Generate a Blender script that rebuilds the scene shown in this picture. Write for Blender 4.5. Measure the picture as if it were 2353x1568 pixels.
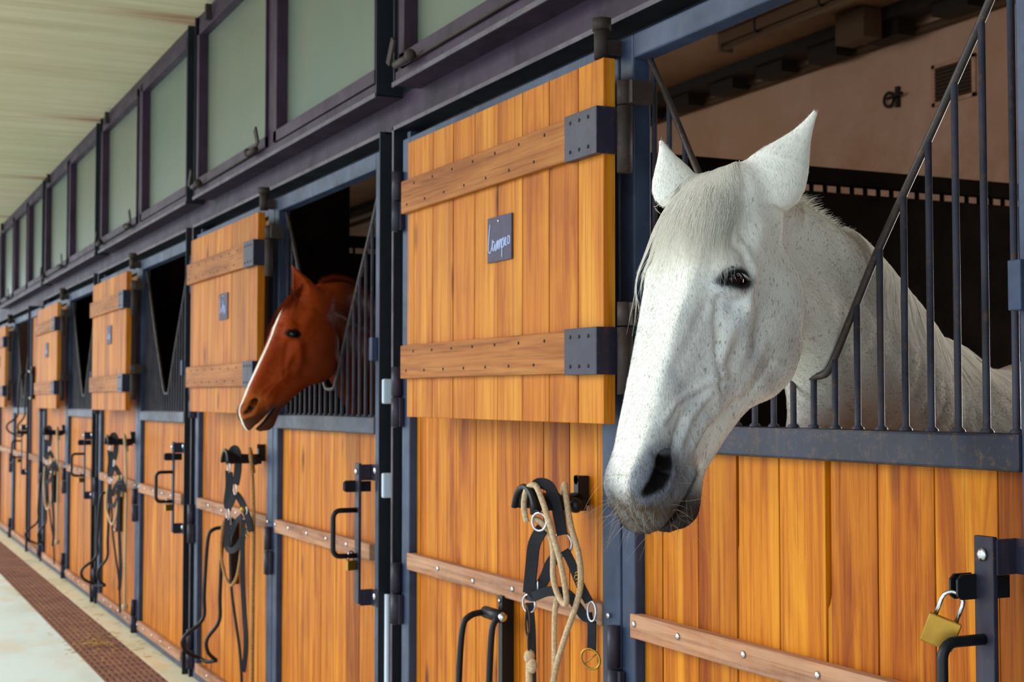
import bpy, math, random
import numpy as np
from mathutils import Vector, Matrix
for o in list(bpy.data.objects): bpy.data.objects.remove(o)
scn = bpy.context.scene
COL = scn.collection
# ---------------------------------------------------------------- camera
F_PX = 3300.0
TH = math.radians(25.25); PIT = math.atan(141 / F_PX)
CAM = np.array([0.0, -1.7, 1.43])
VV = np.array([-math.cos(TH) * math.cos(PIT), math.sin(TH) * math.cos(PIT), math.sin(PIT)])
cam = bpy.data.cameras.new('camera'); cam_o = bpy.data.objects.new('camera', cam); COL.objects.link(cam_o)
cam.sensor_width = 36.0; cam.lens = 36.0 * F_PX / 2353.0
cam_o.location = CAM; cam_o.rotation_euler = Vector(VV).to_track_quat('-Z', 'Y').to_euler()
cam.clip_start = 0.05; cam.clip_end = 300
cam.dof.use_dof = True; cam.dof.focus_distance = 2.5; cam.dof.aperture_fstop = 8.5
scn.camera = cam_o
# ---------------------------------------------------------------- light
scn.view_settings.view_transform = 'Standard'; scn.view_settings.look = 'None'
scn.view_settings.gamma = 1.0; scn.view_settings.use_curve_mapping = False
scn.view_settings.exposure = -0.32
world = bpy.data.worlds.new('overcast_sky'); scn.world = world; world.use_nodes = True
wn = world.node_tree; wn.nodes.clear()
wo = wn.nodes.new('ShaderNodeOutputWorld'); wb = wn.nodes.new('ShaderNodeBackground')
wb.inputs[0].default_value = (0.77, 0.885, 1.0, 1); wb.inputs[1].default_value = 2.3
wn.links.new(wb.outputs[0], wo.inputs[0])
for k, (x, w_, p) in enumerate(((-3.25, 2.2, 110), (-6.25, 2.2, 18), (-9.25, 2.2, 18))):     # area lamps added outside the unseen rear windows to brighten the stalls
    al = bpy.data.lights.new('rear_fill_lamp', 'AREA'); al.shape = 'RECTANGLE'; al.size = w_; al.size_y = 1.2; al.energy = p; al.color = (1.0, .95, .88)
    ao = bpy.data.objects.new('rear_fill_lamp', al); COL.objects.link(ao); ao.location = (x, 3.72, 1.65); ao.rotation_euler = (math.radians(-90), 0, 0)
for x in (-3.1, -6.1, -9.1):                                      # area lamps added inside the clerestory panes to brighten the back wall
    al = bpy.data.lights.new('clerestory_fill_lamp', 'AREA'); al.shape = 'RECTANGLE'; al.size = 2.6; al.size_y = .7; al.energy = 10; al.color = (1.0, .93, .86)
    ao = bpy.data.objects.new('clerestory_fill_lamp', al); COL.objects.link(ao); ao.location = (x, .2, 3.0); ao.rotation_euler = (math.radians(92), 0, 0)
sun = bpy.data.lights.new('sun', 'SUN'); sun_o = bpy.data.objects.new('sun', sun); COL.objects.link(sun_o)
sun.energy = 3.2; sun.angle = math.radians(50); sun.color = (1.0, 0.96, 0.9)
sun_o.rotation_euler = Vector((0.55, 0.70, -0.46)).to_track_quat('-Z', 'Y').to_euler()

# ---------------------------------------------------------------- helpers
def lin(c):
    c = c / 255.0
    return c / 12.92 if c <= 0.04045 else ((c + 0.055) / 1.055) ** 2.4
def rgb(r, g, b): return (lin(r), lin(g), lin(b), 1.0)

def tag(o, label=None, cat=None, group=None, kind=None):
    if label: o['label'] = label
    if cat: o['category'] = cat
    if group: o['group'] = group
    if kind: o['kind'] = kind
    return o
def thing(name, label, cat, loc=(0, 0, 0), group=None, kind=None):
    o = bpy.data.objects.new(name, None); COL.objects.link(o); o.location = loc
    o.empty_display_size = 0.1
    return tag(o, label, cat, group, kind)

class MB:
    """collects shapes and links them as ONE mesh object"""
    def __init__(s): s.v = []; s.f = []; s.r = []; s.sm = []
    def add(s, vs, fs, rnd=0.0, smooth=False):
        b = len(s.v); s.v += [tuple(map(float, p)) for p in vs]
        for f in fs: s.f.append(tuple(b + i for i in f)); s.r.append(rnd); s.sm.append(smooth)
        return s
    def box(s, x0, x1, y0, y1, z0, z1, rnd=0.0):
        vs = [(x, y, z) for x in (x0, x1) for y in (y0, y1) for z in (z0, z1)]
        return s.add(vs, [(0, 1, 3, 2), (4, 6, 7, 5), (0, 4, 5, 1), (2, 3, 7, 6), (0, 2, 6, 4), (1, 5, 7, 3)], rnd)
    def obox(s, c, ax, ay, az, hx, hy, hz, rnd=0.0):
        c = np.array(c, float); ax, ay, az = [np.array(q, float) for q in (ax, ay, az)]
        vs = [c + i * hx * ax + j * hy * ay + k * hz * az for i in (-1, 1) for j in (-1, 1) for k in (-1, 1)]
        return s.add(vs, [(0, 1, 3, 2), (4, 6, 7, 5), (0, 4, 5, 1), (2, 3, 7, 6), (0, 2, 6, 4), (1, 5, 7, 3)], rnd)
    def prism(s, pts, axis, a0, a1, rnd=0.0):
        n = len(pts); vs = []
        for a in (a0, a1):
            for p, q in pts:
                vs.append({'x': (a, p, q), 'y': (p, a, q), 'z': (p, q, a)}[axis])
        fs = [tuple(range(n))[::-1], tuple(range(n, 2 * n))] + [(i, (i + 1) % n, n + (i + 1) % n, n + i) for i in range(n)]
        return s.add(vs, fs, rnd)
    def tube(s, path, r, n=10, cap=True, closed=False, smooth=True):
        P = [np.array(p, float) for p in path]; m = len(P); rr = r if hasattr(r, '__len__') else [r] * m
        T = []
        for i in range(m):
            a = P[(i - 1) % m] if (closed or i > 0) else P[i]; b = P[(i + 1) % m] if (closed or i < m - 1) else P[i]
            t = b - a; T.append(t / (np.linalg.norm(t) + 1e-12))
        ref = np.array([0, 0, 1.0]) if abs(T[0][2]) < 0.9 else np.array([1.0, 0, 0])
        vs = []; u = np.cross(T[0], ref); u /= np.linalg.norm(u)
        for i in range(m):
            u = u - T[i] * (u @ T[i]); u /= np.linalg.norm(u) + 1e-12; w = np.cross(T[i], u)
            for k in range(n):
                a = 2 * math.pi * k / n; vs.append(P[i] + rr[i] * (math.cos(a) * u + math.sin(a) * w))
        fs = []
        for i in range(m if closed else m - 1):
            j = (i + 1) % m
            for k in range(n): fs.append((i * n + k, i * n + (k + 1) % n, j * n + (k + 1) % n, j * n + k))
        if cap and not closed: fs += [tuple(range(n))[::-1], tuple(range((m - 1) * n, m * n))]
        return s.add(vs, fs, 0, smooth)
    def cyl(s, a, b, r, n=14): return s.tube([a, b], r, n)
    def ribbon(s, path, normals, w, t):
        P = [np.array(p, float) for p in path]; m = len(P); vs = []
        for i in range(m):
            T = P[min(i + 1, m - 1)] - P[max(i - 1, 0)]; T /= np.linalg.norm(T) + 1e-12
            N = np.array(normals[i] if hasattr(normals[0], '__len__') else normals, float)
            N = N - T * (N @ T); N /= np.linalg.norm(N) + 1e-12; S = np.cross(T, N)
            for a, b in ((-1, -1), (1, -1), (1, 1), (-1, 1)): vs.append(P[i] + S * a * w / 2 + N * b * t / 2)
        fs = [(0, 1, 2, 3), tuple((m - 1) * 4 + k for k in (3, 2, 1, 0))]
        for i in range(m - 1):
            for k in range(4): fs.append((i * 4 + k, (i + 1) * 4 + k, (i + 1) * 4 + (k + 1) % 4, i * 4 + (k + 1) % 4))
        return s.add(vs, fs)
    def ball(s, c, r, n=12, m=8, sc=(1, 1, 1)):
        vs = []; fs = []
        for i in range(m + 1):
            th = math.pi * i / m
            for k in range(n):
                a = 2 * math.pi * k / n
                vs.append((c[0] + sc[0] * r * math.sin(th) * math.cos(a), c[1] + sc[1] * r * math.sin(th) * math.sin(a), c[2] + sc[2] * r * math.cos(th)))
        for i in range(m):
            for k in range(n): fs.append((i * n + k, i * n + (k + 1) % n, (i + 1) * n + (k + 1) % n, (i + 1) * n + k))
        return s.add(vs, fs, 0, True)
    def build(s, name, mat, parent=None, bevel=0.0, loc=None):
        me = bpy.data.meshes.new(name); me.from_pydata(s.v, [], s.f); me.update()
        at = me.attributes.new('rnd', 'FLOAT', 'FACE'); at.data.foreach_set('value', s.r)
        me.polygons.foreach_set('use_smooth', s.sm)
        o = bpy.data.objects.new(name, me); COL.objects.link(o)
        me.materials.append(mat)
        if parent is not None: o.parent = parent
        if loc is not None: o.location = loc
        if bevel > 0:
            md = o.modifiers.new('bevel', 'BEVEL'); md.width = bevel; md.segments = 2; md.limit_method = 'ANGLE'; md.angle_limit = math.radians(50)
            md.harden_normals = False
        return o
def each(mb, name, mat, parent=None):
    """one object per loose shape gathered in mb"""
    n = len(mb.v); par = list(range(n))
    def find(i):
        while par[i] != i: par[i] = par[par[i]]; i = par[i]
        return i
    for f in mb.f:
        for k in f[1:]: par[find(k)] = find(f[0])
    groups = {}
    for i, f in enumerate(mb.f): groups.setdefault(find(f[0]), []).append(i)
    out = []
    for g in groups.values():
        vs = sorted({k for i in g for k in mb.f[i]}); mp = {k: j for j, k in enumerate(vs)}; m = MB()
        c = np.mean([mb.v[k] for k in vs], axis=0)
        m.v = [tuple(np.array(mb.v[k]) - c) for k in vs]; m.f = [tuple(mp[k] for k in mb.f[i]) for i in g]; m.r = [mb.r[i] for i in g]; m.sm = [mb.sm[i] for i in g]
        out.append(m.build(name, mat, parent, loc=tuple(c)))
    return out
def children(o): return [c for c in bpy.data.objects if c.parent == o]
def copy_tree(o, parent=None, loc=None):
    c = o.copy(); COL.objects.link(c)
    if parent is not None: c.parent = parent
    if loc is not None: c.location = loc
    for ch in list(o.children): copy_tree(ch, c)
    return c
def arc(c, r, a0, a1, n, plane='yz', const=0.0):
    out = []
    for i in range(n + 1):
        a = math.radians(a0 + (a1 - a0) * i / n); p, q = c[0] + r * math.cos(a), c[1] + r * math.sin(a)
        out.append({'yz': (const, p, q), 'xz': (p, const, q), 'xy': (p, q, const)}[plane])
    return out
def spline(pts, n=8):
    P = [np.array(p, float) for p in pts]; out = []
    for i in range(len(P) - 1):
        p0 = P[max(i - 1, 0)]; p1 = P[i]; p2 = P[i + 1]; p3 = P[min(i + 2, len(P) - 1)]
        for k in range(n):
            t = k / n
            out.append(0.5 * ((2 * p1) + (-p0 + p2) * t + (2 * p0 - 5 * p1 + 4 * p2 - p3) * t * t + (-p0 + 3 * p1 - 3 * p2 + p3) * t ** 3))
    out.append(P[-1]); return out

# ---------------------------------------------------------------- materials
def mat(name):
    m = bpy.data.materials.new(name); m.use_nodes = True; nt = m.node_tree; nt.nodes.clear()
    out = nt.nodes.new('ShaderNodeOutputMaterial'); b = nt.nodes.new('ShaderNodeBsdfPrincipled')
    nt.links.new(b.outputs[0], out.inputs[0]); return m, nt, b
def N(nt, t, **kw):
    n = nt.nodes.new('ShaderNode' + t)
    for k, v in kw.items():
        if k.startswith('i_'):
            key = k[2:]; key = int(key) if key.isdigit() else key.replace('_', ' ')
            n.inputs[key].default_value = v
        else: setattr(n, k, v)
    return n
def ramp(nt, src, stops):
    r = nt.nodes.new('ShaderNodeValToRGB'); nt.links.new(src, r.inputs[0])
    e = r.color_ramp.elements
    while len(e) > 1: e.remove(e[-1])
    e[0].position, e[0].color = stops[0]
    for p, c in stops[1:]:
        k = e.new(p); k.color = c
    return r.outputs[0]
def mixc(nt, fac, a, b, mode='MIX'):
    m = nt.nodes.new('ShaderNodeMix'); m.data_type = 'RGBA'; m.blend_type = mode
    for s, v in ((m.inputs[0], fac), (m.inputs[6], a), (m.inputs[7], b)):
        if isinstance(v, (int, float)): s.default_value = v
        elif isinstance(v, tuple): s.default_value = v
        else: nt.links.new(v, s)
    return m.outputs[2]
def math_(nt, op, a, b=None, c=None):
    m = nt.nodes.new('ShaderNodeMath'); m.operation = op
    for s, v in zip(m.inputs, (a, b, c)):
        if v is None: continue
        if isinstance(v, (int, float)): s.default_value = v
        else: nt.links.new(v, s)
    return m.outputs[0]
def coords(nt, scale=(1, 1, 1), rnd_offset=True, attr=None):
    tc = N(nt, 'TexCoord'); mp = N(nt, 'Mapping'); mp.inputs['Scale'].default_value = scale
    if rnd_offset:
        oi = N(nt, 'ObjectInfo'); cx = N(nt, 'CombineXYZ')
        v = math_(nt, 'MULTIPLY', oi.outputs['Random'], 37.0)
        if attr:
            at = N(nt, 'Attribute', attribute_name=attr); v = math_(nt, 'ADD', v, math_(nt, 'MULTIPLY', at.outputs['Fac'], 53.0))
        for i in range(3): nt.links.new(v, cx.inputs[i])
        ad = N(nt, 'VectorMath', operation='ADD'); nt.links.new(tc.outputs['Object'], ad.inputs[0]); nt.links.new(cx.outputs[0], ad.inputs[1])
        nt.links.new(ad.outputs[0], mp.inputs[0])
    else: nt.links.new(tc.outputs['Object'], mp.inputs[0])
    return mp.outputs[0]
def noise(nt, vec, scale, detail=5, rough=0.6, dist=0.0):
    n = N(nt, 'TexNoise', i_Scale=scale, i_Detail=detail, i_Roughness=rough, i_Distortion=dist)
    nt.links.new(vec, n.inputs['Vector']); return n.outputs[0]
def bump(nt, b, h, strength=0.3, dist=0.002):
    n = N(nt, 'Bump', i_Strength=strength, i_Distance=dist); nt.links.new(h, n.inputs['Height']); nt.links.new(n.outputs[0], b.inputs['Normal'])

def metal_mat(name, base, dark, rust, rust_amt=0.5, rough=0.42, metallic=0.0, spec=0.28):
    m, nt, b = mat(name); v = coords(nt)
    n1 = noise(nt, v, 5, 6, 0.65, 0.6); n2 = noise(nt, v, 60, 4, 0.7)
    vs = coords(nt, (14, 14, 1.2)); n3 = noise(nt, vs, 3, 4, 0.6)
    c = mixc(nt, ramp(nt, n1, [(0.32, (0, 0, 0, 1)), (0.68, (1, 1, 1, 1))]), dark, base)
    c = mixc(nt, ramp(nt, n3, [(0.55, (0, 0, 0, 1)), (0.75, (.35, .35, .35, 1))]), c, rust)
    c = mixc(nt, ramp(nt, n2, [(0.66 - 0.12 * rust_amt, (0, 0, 0, 1)), (0.8, (.8, .8, .8, 1))]), c, rust)
    nt.links.new(c, b.inputs['Base Color']); b.inputs['Metallic'].default_value = metallic
    b.inputs['Specular IOR Level'].default_value = spec
    nt.links.new(ramp(nt, n1, [(0.2, (rough + .15,) * 3 + (1,)), (0.8, (rough - .08,) * 3 + (1,))]), b.inputs['Roughness'])
    bump(nt, b, n2, 0.15, 0.001); return m
M = {}
M['frame'] = metal_mat('slate_blue_painted_steel', rgb(58, 72, 98), rgb(38, 47, 66), rgb(96, 84, 74), 0.3)
M['dark'] = metal_mat('near_black_painted_steel', rgb(34, 38, 46), rgb(22, 25, 31), rgb(52, 42, 38), 0.3)
M['lintel'] = metal_mat('plum_brown_painted_steel', rgb(62, 42, 64), rgb(44, 28, 40), rgb(80, 56, 44), 0.3, 0.5)
M['bar'] = metal_mat('worn_steel_bars', rgb(66, 68, 82), rgb(40, 40, 50), rgb(100, 70, 48), 1.0, 0.42)
M['rail'] = metal_mat('rubbed_brown_steel_rail', rgb(64, 56, 54), rgb(38, 32, 30), rgb(104, 72, 48), 1.0, 0.4)
M['ledge'] = metal_mat('rubbed_steel_ledge', rgb(38, 40, 58), rgb(26, 26, 36), rgb(96, 72, 46), 1.2, 0.36)
M['lip'] = metal_mat('worn_lit_steel_edge', rgb(104, 98, 106), rgb(74, 64, 72), rgb(120, 86, 64), 0.8, 0.5)
M['rusty'] = metal_mat('rusty_steel', rgb(58, 46, 42), rgb(36, 30, 28), rgb(92, 56, 38), 1.0, 0.6)
M['plate'] = metal_mat('dark_hinge_steel', rgb(46, 44, 62), rgb(32, 30, 42), rgb(92, 58, 44), 0.7, 0.4)
M['black'] = metal_mat('black_coated_steel', rgb(26, 28, 32), rgb(16, 17, 20), rgb(44, 36, 32), 0.2, 0.35)
M['grate'] = metal_mat('rust_brown_grating', rgb(150, 104, 82), rgb(112, 74, 62), rgb(164, 112, 72), 0.8, 0.7)

def wood_mat(name, c0, c1, c2, grey=None, rough=0.5, vert=True, knots=True):
    m, nt, b = mat(name)
    sc = (1, 1, 0.07) if vert else (0.07, 1, 1)
    v = coords(nt, sc, True, 'rnd'); n1 = noise(nt, v, 16, 6, 0.62, 0.9)
    v2 = coords(nt, (1, 1, 0.02) if vert else (0.02, 1, 1), True, 'rnd'); n2 = noise(nt, v2, 130, 4, 0.6)
    v3 = coords(nt, (1, 1, 1), True, 'rnd'); n3 = noise(nt, v3, 2.2, 4, 0.6)
    at = N(nt, 'Attribute', attribute_name='rnd')
    c = ramp(nt, n1, [(0.34, c1), (0.5, c0), (0.66, c2)])
    c = mixc(nt, ramp(nt, n2, [(0.36, (.75, .75, .75, 1)), (0.5, (0, 0, 0, 1))]), c, mixc(nt, 0.5, c, c1, 'MULTIPLY'))
    tint = ramp(nt, at.outputs['Fac'], [(0.0, (.74, .70, .72, 1)), (0.35, (1, .93, .82, 1)), (0.6, (1, 1, 1, 1)), (1.0, (1.13, 1.17, 1.2, 1))])
    c = mixc(nt, 1.0, c, tint, 'MULTIPLY')
    c = mixc(nt, ramp(nt, n3, [(0.5, (0, 0, 0, 1)), (0.75, (.45, .45, .45, 1))]), c, mixc(nt, 0.8, c, c1, 'MULTIPLY'))
    if knots:
        vk = coords(nt, (7, 7, 2.2) if vert else (2.2, 7, 7), True, 'rnd')
        vo = N(nt, 'TexVoronoi', i_Scale=0.75); nt.links.new(vk, vo.inputs['Vector'])
        k = ramp(nt, vo.outputs['Distance'], [(0.035, (1, 1, 1, 1)), (0.075, (.55, .55, .55, 1)), (0.12, (0, 0, 0, 1))])
        c = mixc(nt, k, c, rgb(92, 42, 14))
    if grey:
        n4 = noise(nt, v3, 7, 5, 0.7)
        c = mixc(nt, ramp(nt, n4, [(0.4, (0, 0, 0, 1)), (0.75, (.6, .6, .6, 1))]), c, grey)
    nt.links.new(c, b.inputs['Base Color']); b.inputs['Roughness'].default_value = rough
    b.inputs['Specular IOR Level'].default_value = 0.12
    bump(nt, b, n1, 0.12, 0.002); return m
M['wood'] = wood_mat('varnished_orange_pine', rgb(188, 114, 26), rgb(164, 88, 14), rgb(202, 134, 40))
M['wood_d'] = wood_mat('varnished_pine_doors', rgb(186, 108, 14), rgb(146, 68, 6), rgb(204, 132, 28))
M['batten'] = wood_mat('worn_pine_batten', rgb(164, 104, 50), rgb(138, 82, 34), rgb(176, 120, 64), None, 0.55, False)
M['bare'] = wood_mat('weathered_bare_wood', rgb(172, 124, 94), rgb(132, 88, 64), rgb(190, 148, 118), rgb(168, 142, 122), 0.7, False, False)

def simple(name, col, rough=0.5, metallic=0.0, spec=0.5, nscale=None, var=None, bmp=0.0):
    m, nt, b = mat(name); b.inputs['Roughness'].default_value = rough; b.inputs['Metallic'].default_value = metallic
    b.inputs['Specular IOR Level'].default_value = spec
    if nscale:
        v = coords(nt); n = noise(nt, v, nscale, 6, 0.65); nt.links.new(mixc(nt, ramp(nt, n, [(.35, (0, 0, 0, 1)), (.65, (1, 1, 1, 1))]), col, var), b.inputs['Base Color'])
        if bmp: bump(nt, b, n, bmp, 0.003)
    else: b.inputs['Base Color'].default_value = col
    return m
M['chrome'] = simple('polished_steel', rgb(200, 200, 205), 0.22, 1.0)
M['brass'] = simple('worn_brass', rgb(190, 148, 62), 0.36, 0.75, 0.5, 14, rgb(160, 118, 40))
M['web'] = simple('black_webbing', rgb(24, 25, 30), 0.75, 0, 0.3, 300, rgb(36, 37, 44), 0.4)
M['rope'] = simple('cream_cotton_rope', rgb(216, 190, 156), 0.9, 0, 0.1, 160, rgb(180, 150, 112), 0.8)
M['hemp'] = simple('tan_hemp_rope', rgb(188, 142, 92), 0.9, 0, 0.1, 160, rgb(140, 98, 56), 0.8)
M['white'] = simple('white_plastic', rgb(206, 216, 228), 0.45)
M['slate'] = simple('slate_name_plate', rgb(66, 58, 82), 0.6, 0, 0.4, 40, rgb(54, 48, 68))
M['chalk'] = simple('chalk_writing', rgb(176, 186, 220), 0.9)
M['yellow'] = simple('yellow_thread', rgb(214, 170, 30), 0.7)
M['straw'] = simple('loose_straw', rgb(196, 158, 84), 0.8)
M['inner'] = simple('stall_ceiling_concrete', rgb(150, 116, 86), 0.9, 0, 0.2, 2, rgb(124, 94, 66))
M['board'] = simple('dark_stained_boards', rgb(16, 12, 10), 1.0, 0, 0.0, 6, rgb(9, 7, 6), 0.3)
M['bedding'] = simple('shavings_bedding', rgb(214, 184, 136), 0.95, 0, 0.1, 30, rgb(180, 148, 100), 0.8)
M['cable'] = simple('dark_cable', rgb(34, 26, 22), 0.7)
M['lampwhite'] = simple('dusty_white_housing', rgb(104, 84, 66), 0.8, 0, .1)

def wall_mat():
    m, nt, b = mat('stained_limewash_wall'); v = coords(nt, rnd_offset=False); n = noise(nt, v, 1.3, 6, 0.65, 0.5); n2 = noise(nt, v, 9, 6, 0.7)
    tc = N(nt, 'TexCoord'); sx = N(nt, 'SeparateXYZ'); nt.links.new(tc.outputs['Object'], sx.inputs[0])
    low = N(nt, 'MapRange', i_1=3.2, i_2=2.3, i_3=0.0, i_4=0.55); nt.links.new(sx.outputs[2], low.inputs[0])
    c = mixc(nt, ramp(nt, n, [(0.35, (0, 0, 0, 1)), (0.7, (1, 1, 1, 1))]), rgb(236, 200, 178), rgb(214, 168, 132))
    dirt = math_(nt, 'MULTIPLY', low.outputs[0], ramp(nt, n2, [(0.35, (0, 0, 0, 1)), (0.7, (1, 1, 1, 1))]))
    c = mixc(nt, dirt, c, rgb(150, 96, 48))
    nt.links.new(c, b.inputs['Base Color']); b.inputs['Roughness'].default_value = 0.9; bump(nt, b, n2, 0.2, 0.004); return m
M['wall'] = wall_mat()
def ceil_mat():
    m, nt, b = mat('board_marked_concrete_soffit')
    v = coords(nt, (1, 0.05, 1), False); n = noise(nt, v, 9, 6, 0.65, 0.3)
    v2 = coords(nt, (1, 1, 1), False); n2 = noise(nt, v2, 0.9, 5, 0.6)
    v3 = coords(nt, (1, 0.16, 1), False); n3 = noise(nt, v3, 14, 3, 0.7)
    c = ramp(nt, n, [(0.3, rgb(186, 170, 134)), (0.5, rgb(206, 190, 156)), (0.7, rgb(220, 206, 176))])
    c = mixc(nt, ramp(nt, n2, [(0.4, (0, 0, 0, 1)), (0.7, (.6, .6, .6, 1))]), c, rgb(186, 186, 140))
    c = mixc(nt, ramp(nt, n3, [(0.68, (0, 0, 0, 1)), (0.76, (.6, .6, .6, 1))]), c, rgb(140, 122, 88))
    # rust weeping out over each window post
    tc = N(nt, 'TexCoord'); sx = N(nt, 'SeparateXYZ'); nt.links.new(tc.outputs['Object'], sx.inputs[0])
    px = math_(nt, 'PINGPONG', math_(nt, 'ADD', sx.outputs[0], 1.62), 1.5)
    fx = N(nt, 'MapRange', i_1=0.02, i_2=0.16, i_3=1.0, i_4=0.0); nt.links.new(px, fx.inputs[0])
    fy = N(nt, 'MapRange', i_1=-0.55, i_2=0.0, i_3=0.0, i_4=1.0); nt.links.new(sx.outputs[1], fy.inputs[0])
    st = math_(nt, 'MULTIPLY', math_(nt, 'MULTIPLY', fx.outputs[0], fy.outputs[0]), ramp(nt, noise(nt, v, 20, 4), [(0.35, (0, 0, 0, 1)), (0.6, (1, 1, 1, 1))]))
    c = mixc(nt, st, c, rgb(150, 84, 36))
    nt.links.new(c, b.inputs['Base Color']); b.inputs['Roughness'].default_value = 0.85; bump(nt, b, n, 0.35, 0.006); return m
M['ceil'] = ceil_mat()
def floor_mat(name, a, bb, c2, s=1.2):
    m, nt, b = mat(name); v = coords(nt, (0.6, 1, 1), False); n = noise(nt, v, s, 6, 0.62, 0.4); n2 = noise(nt, v, 22, 5, 0.7); n3 = noise(nt, v, s * 2.7, 5, 0.6)
    c = ramp(nt, n, [(0.32, bb), (0.5, a), (0.7, a)])
    c = mixc(nt, ramp(nt, n3, [(0.52, (0, 0, 0, 1)), (0.72, (.75, .75, .75, 1))]), c, c2)
    c = mixc(nt, ramp(nt, n2, [(0.55, (0, 0, 0, 1)), (0.8, (.4, .4, .4, 1))]), c, bb)
    nt.links.new(c, b.inputs['Base Color']); b.inputs['Roughness'].default_value = 0.6; bump(nt, b, n2, 0.15, 0.003); return m
M['floor'] = floor_mat('pale_concrete_paving', rgb(218, 234, 228), rgb(206, 214, 198), rgb(222, 204, 176))
M['kerb'] = floor_mat('yellowed_concrete_kerb', rgb(222, 212, 180), rgb(202, 192, 156), rgb(224, 184, 128), 3)
def glass_mat():
    m, nt, b = mat('dusty_greenish_glass'); v = coords(nt, (4, 4, 0.35)); n = noise(nt, v, 2.0, 5, 0.6); n2 = noise(nt, coords(nt), 0.8, 3, 0.5)
    c = mixc(nt, ramp(nt, n, [(0.3, (0, 0, 0, 1)), (0.7, (1, 1, 1, 1))]), rgb(112, 120, 102), rgb(128, 126, 108))
    c = mixc(nt, ramp(nt, n2, [(0.35, (0, 0, 0, 1)), (0.65, (1, 1, 1, 1))]), c, rgb(100, 120, 108))
    nt.links.new(c, b.inputs['Base Color']); b.inputs['Roughness'].default_value = 0.32
    b.inputs['Transmission Weight'].default_value = 0.12; b.inputs['IOR'].default_value = 1.45
    b.inputs['Specular IOR Level'].default_value = 0.5; return m
M['glass'] = glass_mat()
# ---------------------------------------------------------------- setting
def structure(o): o['kind'] = 'structure'; return o
XL, XR = -26.0, 1.6
GS = [-2.99, -5.995, -9.0, -12.01, -15.87]          # meeting line of the two door leaves, bay by bay
LX = [g - 1.56 for g in GS]; RX = [g + 1.37 for g in GS]
PART = [-1.55, -4.585, -7.59, -10.60, -13.64]        # partitions between the stalls
ZC = 3.475
structure(MB().box(XL, XR, -7.0, -0.42, -0.2, 0.0).build('floor', M['floor']))
structure(MB().box(XL, XR, -0.12, 0.16, -0.2, 0.0).build('floor_kerb', M['kerb']))
structure(MB().box(XL, XR, -0.42, -0.12, -0.25, -0.13).build('floor_channel', M['dark']))
structure(MB().box(XL, XR, 0.16, 3.5, -0.2, 0.0).build('floor_stalls', M['bedding']))
structure(MB().box(XL, XR, -2.7, 0.125, ZC, ZC + 0.25).build('ceiling', M['ceil']))
structure(MB().box(XL, XR, 0.125, 3.6, ZC - 0.01, ZC + 0.25).build('ceiling_stalls', M['inner']))
m = MB(); xs_ = [XL]
for k in range(7): xs_ += [-4.35 - 3.0 * (6 - k) + 0.0, -2.15 - 3.0 * (6 - k)]
for k in range(7): a = -4.35 - 3.0 * k; m.box(a, a + 2.2, 3.4, 3.6, 0, 1.05); m.box(a, a + 2.2, 3.4, 3.6, 2.26, ZC)  # unseen rear window openings, added to let light in
for a, b in zip(xs_[0::2], xs_[1::2] + [XR]): m.box(a, b, 3.4, 3.6, 0, ZC)
m.box(xs_[-1], XR, 3.4, 3.6, 0, ZC)
structure(m.build('wall_back', M['wall']))
m = MB()
for k in range(6):                                    # glazing bars of the unseen rear windows, added to light the stalls
    a = -4.35 - 3.0 * k
    m.box(a, a + .05, 3.42, 3.47, 1.05, 2.26); m.box(a + 2.15, a + 2.2, 3.42, 3.47, 1.05, 2.26); m.box(a, a + 2.2, 3.42, 3.47, 1.05, 1.10); m.box(a, a + 2.2, 3.42, 3.47, 2.21, 2.26)
    for j in (1, 2, 3): m.box(a + .55 * j - .015, a + .55 * j + .015, 3.43, 3.46, 1.1, 2.21)
structure(m.build('window_7', M['dark']))
structure(MB().box(XL - 0.2, XL, 0.1, 3.6, 0, ZC).build('wall_left', M['wall']))
structure(MB().box(XR, XR + 0.2, -1.2, 3.6, 0, ZC + 0.25).build('wall_right_occluder', M['inner']))  # unseen end wall, added to block light coming from the right
structure(MB().box(-1.55, XR, 0.1, 0.16, 0, 2.36).build('wall_front', M['lintel']))
structure(MB().box(XL, -17.5, 0.1, 0.16, 0, 2.36).build('wall_front_end', M['lintel']))
# long lintel plate, with the low band of wall behind the window boxes
structure(MB().box(XL, XR, 0.1, 0.16, 2.362, 2.52).build('trim_1', M['lintel'], bevel=0.002))
fin = MB()
for i, g in enumerate(GS):
    x1 = LX[i - 1] if i else -1.55
    fin.box(RX[i] - 0.03, x1 + .03, 0.1, 0.16, 0, 2.36)
structure(fin.build('trim_2', M['dark']))
for i, (a, b) in enumerate(zip(LX, RX)):             # angle-iron surround of each pair of doors
    m = MB()
    m.box(a, a + 0.007, 0.0, 0.1, 0, 2.36); m.box(a, a + 0.05, 0.094, 0.1, 0, 2.355)
    m.box(a, b, 0.0, 0.1, 2.353, 2.361); m.box(a, b, 0.085, 0.1, 2.305, 2.353)
    m.box(b - 0.006, b, -0.02, 0.1, 0, 2.361)
    structure(m.build('trim_%d' % (3 + i), M['frame'] if i > 9 else M['dark'], bevel=0.001))
    m = MB(); m.box(a + 0.055, a + 0.082, 0.03, 0.06, 0, 2.34)
    structure(m.build('trim_%d' % (9 + i), M['frame'], bevel=0.002))
# bright worn lip along the head angle
m = MB()
for a, b in zip(LX, RX): m.box(a, b, -0.004, 0.0, 2.350, 2.364); m.box(a, a + 0.012, -0.004, 0.0, 0, 2.364)
structure(m.build('trim_14', M['lip'], bevel=0.001))

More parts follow.
